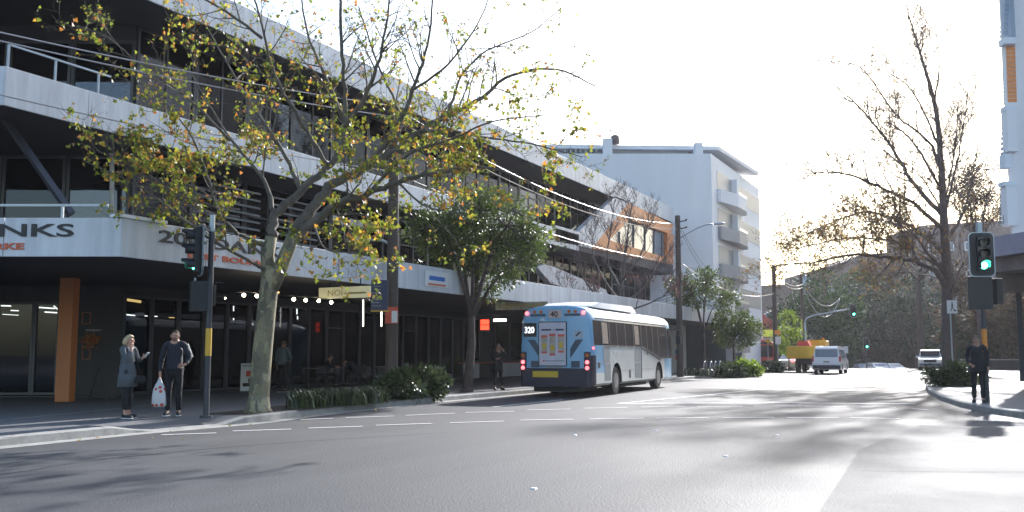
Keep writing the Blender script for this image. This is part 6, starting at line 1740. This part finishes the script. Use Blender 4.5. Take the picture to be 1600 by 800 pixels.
# large bare tree on the right
dr_ = 48
def W(px, py, dd=0): return dp(px, py, dr_ + dd)
g = dp(1482, 560, dr_); g.z = .15
bare_tree('bare_plane_tree', 'tall almost bare plane tree behind the shrub on the right corner', g, [W(1481, 500), W(1479, 420), W(1474, 330), W(1470, 250), W(1462, 170), W(1440, 90), W(1420, 25)],
  [([W(1480, 450), W(1462, 425, -.5), W(1430, 408, -1), W(1385, 402, -1.6), W(1330, 398, -2), W(1270, 410, -2.4), W(1200, 415, -2.6)], .17, .02),
   ([W(1478, 400), W(1445, 370, .6), W(1405, 345, 1.2), W(1350, 332, 1.8), W(1290, 352, 2.2), W(1230, 380, 2.4)], .13, .02),
   ([W(1476, 360), W(1430, 320, -1), W(1370, 290, -1.6), W(1310, 270, -2), W(1250, 272, -2.4)], .12, .02),
   ([W(1475, 340), W(1430, 290, .8), W(1400, 240, 1.4), W(1370, 200, 1.8), W(1335, 160, 2), W(1300, 130, 2.2)], .13, .02),
   ([W(1472, 300), W(1445, 250, -1), W(1420, 215, -1.6), W(1395, 195, -2), W(1370, 190, -2.2)], .08, .015),
   ([W(1472, 270), W(1450, 220, 1), W(1400, 180, 1.6), W(1350, 110, 2.2), W(1310, 95, 2.6)], .09, .015),
   ([W(1468, 230), W(1430, 150, -.6), W(1400, 120, -1), W(1355, 105, -1.4)], .06, .012),
   ([W(1476, 330), W(1492, 270, -.6), W(1505, 200, -1), W(1512, 140, -1.2)], .08, .012),
   ([W(1478, 380), W(1505, 330, .8), W(1520, 270, 1.2), W(1535, 190, 1.4)], .10, .012),
   ([W(1460, 160), W(1468, 100, .6), W(1462, 50, .8)], .05, .01),
   ([W(1479, 420), W(1440, 400, 1.5), W(1400, 378, 2.4), W(1340, 372, 3), W(1280, 380, 3.4), W(1210, 398, 3.6)], .10, .015),
   ([W(1478, 430), W(1450, 395, -1.5), W(1420, 360, -2.4), W(1380, 345, -3), W(1330, 350, -3.4)], .09, .012),
   ([W(1476, 345), W(1455, 300, 1.4), W(1425, 262, 2.2), W(1390, 245, 2.8)], .07, .012),
   ([W(1480, 440), W(1450, 430, 2), W(1410, 425, 3), W(1370, 440, 3.4)], .07, .012),
   ([W(1474, 320), W(1488, 260, 1), W(1496, 190, 1.6), W(1500, 120, 2)], .06, .01),
   ([W(1480, 470), W(1500, 420, -1), W(1530, 380, -1.6), W(1550, 330, -2)], .07, .012)],
  .36, (4.2, 5.2, 5.0), (2.3, 1.1, .55), 2, 33, 'bark3', 'drybrown', .30, .10, up=.28, tw=.010, rtop=.03,
  leaff=lambda p: (1.0 if p.z < 9.5 else .12 if p.z < 11 else .02) * (1.25 if (p - W(1400, 400)).dot(IMG) < 0 else .45))

# leafy brown tree beyond the corner building, dark trees closing the street, brown-green trees at right
crown_tree('brown_tree', 'rusty brown leafed tree beside the corner building balconies', dp(1535, 560, 75) * Vector((1, 1, 0)).length * 0 + Vector((dp(1535, 560, 75).x, dp(1535, 560, 75).y, .1)), 9, [ell(1525, 290, 75, 40, 40), ell(1550, 320, 75, 26, 30), ell(1510, 330, 76, 26, 18)], .22, 'brownleaf', 150, 44, .20, 41, 'bark3', clump=.85)
def ftree(i, px, py, wpx, hpx, d, leafm, label, n=150, nl=34, ls=.42, name='fig_tree', cl=1.3, base=None):
    b_ = dp(px, 560, d); z = zf(b_.y) if base is None else base
    return crown_tree(name, label, (b_.x, b_.y, z), max(1.5, dp(px, py + hpx, d).z - z), [ell(px, py, d, wpx, hpx, .8), ell(px + wpx * .45, py + hpx * .35, d - 2, wpx * .5, hpx * .6), ell(px - wpx * .45, py + hpx * .3, d + 2, wpx * .55, hpx * .6)], .35, leafm, n, nl, ls, 50 + i, clump=cl, bark='bark2', trunkn=5)
GR = 'dark trees closing the end of the street'
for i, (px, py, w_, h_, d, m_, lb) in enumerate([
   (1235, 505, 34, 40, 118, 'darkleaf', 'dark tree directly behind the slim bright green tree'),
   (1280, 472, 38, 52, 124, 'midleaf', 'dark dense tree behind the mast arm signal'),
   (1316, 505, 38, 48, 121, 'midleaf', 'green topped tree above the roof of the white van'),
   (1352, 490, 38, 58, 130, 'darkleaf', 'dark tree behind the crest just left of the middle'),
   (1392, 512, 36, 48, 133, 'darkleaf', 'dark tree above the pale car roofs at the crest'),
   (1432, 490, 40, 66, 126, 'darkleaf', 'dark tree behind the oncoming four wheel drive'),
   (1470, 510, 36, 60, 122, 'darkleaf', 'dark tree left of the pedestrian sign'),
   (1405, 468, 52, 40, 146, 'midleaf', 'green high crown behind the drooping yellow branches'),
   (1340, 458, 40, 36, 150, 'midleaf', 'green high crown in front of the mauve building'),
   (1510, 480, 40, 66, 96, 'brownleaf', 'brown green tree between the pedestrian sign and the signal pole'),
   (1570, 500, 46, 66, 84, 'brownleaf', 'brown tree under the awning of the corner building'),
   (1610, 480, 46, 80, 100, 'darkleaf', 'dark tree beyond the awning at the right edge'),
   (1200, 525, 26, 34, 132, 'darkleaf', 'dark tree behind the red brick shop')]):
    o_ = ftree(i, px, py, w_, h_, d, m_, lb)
ftree(30, 1440, 400, 84, 34, 92, 'brownleaf', 'wide mauve brown crown behind the tall bare plane tree', 70, 20, .2, cl=1.0)
# low dark understorey closing the gaps at ground level, plus side wall
for i, (px, d, wd_) in enumerate(((1225, 112, 3), (1300, 128, 4.5), (1350, 134, 4.5), (1395, 137, 4.5), (1440, 132, 4.5), (1500, 112, 4.5), (1545, 88, 3.4))):
    b_ = dp(px, 560, d); z = zf(b_.y)
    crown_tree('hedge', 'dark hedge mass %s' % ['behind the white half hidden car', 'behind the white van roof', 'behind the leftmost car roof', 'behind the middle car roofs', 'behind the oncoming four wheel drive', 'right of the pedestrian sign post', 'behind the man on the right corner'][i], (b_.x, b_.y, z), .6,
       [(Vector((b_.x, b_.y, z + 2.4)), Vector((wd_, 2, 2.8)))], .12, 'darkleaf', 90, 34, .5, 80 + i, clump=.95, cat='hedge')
hw = dp(1400, 560, 150)
HWL = thing('dark_fence', 'long dark timber fence beyond the crest under the dark trees', 'fence', (hw.x, hw.y, -3))
b = MB(); a_, c_ = dp(1225, 560, 142), dp(1620, 560, 120)
u_ = (c_ - a_); u_.z = 0; LL = u_.length; u_.normalize()
k = 0
while k < LL:
    b.obox(Vector((a_.x, a_.y, -.2)) + u_ * (k + .11) , .205, .05, 6.6, u_); k += .22
b.build('palings', 'soil', HWL)

# shrubs and strap leaved plants
def shrub(name, label, ells, n, nl, ls, leafm, seed, clump=.22, wd=.4):
    c = ells[0][0]; base = Vector((c.x, c.y, .15))
    return crown_tree(name, label, base, .08, ells, .03, leafm, n, nl, ls, seed, clump=clump, wd=wd, cat='shrub')
def gell(px, pyb, hpx, wpx, dep=None, df=.8):
    g = gp(px, pyb, .15); d = depth(g); s_ = d / 1511
    h = hpx * s_
    return (Vector((g.x, g.y, .15 + h * .45)), Vector((wpx * s_, wpx * s_ * df, h * .55)))
shrub('glossy_shrub', 'large glossy green shrub beside the timber pole', [gell(655, 620, 46, 46), gell(622, 623, 40, 42)], 300, 36, .15, 'shrub', 61, .2, .36)
def straps(name, label, px, py, wpx, h, n, seed, leafm='strap', wid=.022):
    r = random.Random(seed); g = gp(px, py, .15); s_ = depth(g) / 1511
    t = thing(name, label, 'plant', g); b = MB()
    for _ in range(n):
        o = g + IMG * r.gauss(0, wpx * s_ * .45) + FWD * r.gauss(0, .22); o.z = .14
        a = r.random() * 6.28; dr = Vector((math.cos(a), math.sin(a), 0)); hh = h * r.uniform(.5, 1.15); sp_ = hh * r.uniform(.3, .9)
        pts = [o, o + dr * sp_ * .25 + Vector((0, 0, hh * .6)), o + dr * sp_ * .6 + Vector((0, 0, hh * .95)), o + dr * sp_ + Vector((0, 0, hh * .75))]
        c = dr.cross(Vector((0, 0, 1))) * wid
        ww = (1, .9, .6, .05)
        vs = [p + c * ww[i] * s__ for i, p in enumerate(pts) for s__ in (1, -1)]
        b.add(vs, [(2 * i, 2 * i + 1, 2 * i + 3, 2 * i + 2) for i in range(3)])
    b.build('leaves', leafm, t); return t
for i, (px, py, w_, lb) in enumerate(((478, 637, 26, 'dark strap leaved plant nearest the spotted trunk'), (510, 634, 24, 'second strap leaved clump from the spotted trunk'), (545, 632, 26, 'third strap leaved clump along the kerb bed'), (578, 629, 24, 'strap leaved clump touching the glossy shrub'))):
    straps('strap_plant', lb, px, py, w_, .42, 260, 70 + i)
c = dp(1485, 590, 38)
shrub('corner_shrub', 'dense pale tipped shrub at the foot of the bare tree on the right corner', [(gp(1486, 603, .15) + Vector((0, 0, .36)), Vector((.95, .8, .5))), (gp(1512, 600, .15) + Vector((0, 0, .38)), Vector((.65, .7, .45)))], 230, 34, .15, 'shrub', 64, .24)
c = dp(1162, 570, 60); c.z = .45
shrub('low_shrub', 'low bright leaved shrub bed by the kerb before the red bus', [(c, Vector((1.1, 1.1, .55))), (c + IMG * -1.0 + Vector((0, 0, -.1)), Vector((.7, .8, .4)))], 120, 30, .2, 'bright', 65, .28)
c = dp(1140, 575, 58); c.z = .35
shrub('low_shrub', 'low dark shrub under the clipped round tree', [(c, Vector((1.0, .9, .38)))], 60, 26, .18, 'shrub', 66, .24)
c = dp(1206, 572, 74); c.z = .4
shrub('low_shrub', 'small dark shrub at the foot of the distant sign pole', [(c, Vector((1.0, .8, .42)))], 50, 26, .22, 'shrub', 67, .26)
straps('strap_plant', 'pale strap plant around the twin stemmed tree', 1092, 587, 22, .45, 160, 76, 'strap', .03)
# soil bed along the kerb
b = MB(); a_ = [Vector((-14.02, 16.1, .15)), Vector((-14.35, 17.6, .15)), gp(470, 641, .15), gp(700, 618, .15), gp(700, 612, .15), gp(560, 620, .15), gp(440, 634, .15), Vector((-15.2, 16.6, .15)), Vector((-15.1, 15.95, .15))]
b.quad([(p.x, p.y, .156) for p in a_])
tag(b.build('garden_bed', 'soil'), 'dark soil garden bed along the kerb', 'garden bed', kind='structure')
# fallen leaves on the road and footpath
r = random.Random(9); b = MB()
for i in range(170):
    px, py = r.uniform(100, 900), r.uniform(612, 690)
    p = gp(px, py); z = .17 if p.x < kerbx(p.y) - .1 else .02
    if p.x > kerbx(p.y) + 2.2: continue
    p.z = z; n = Vector((r.gauss(0, .25), r.gauss(0, .25), 1)).normalized(); u = Quaternion(n, r.random() * 6.28) @ n.orthogonal().normalized(); v = n.cross(u); s_ = r.uniform(.035, .07)
    b.add([p + u * x * s_ + v * y * s_ for x, y in LOBE], [tuple(range(14))])
tag(b.build('fallen_leaves', 'planeleaf'), 'scattered fallen leaves along the gutter and footpath', 'leaves', kind='stuff')
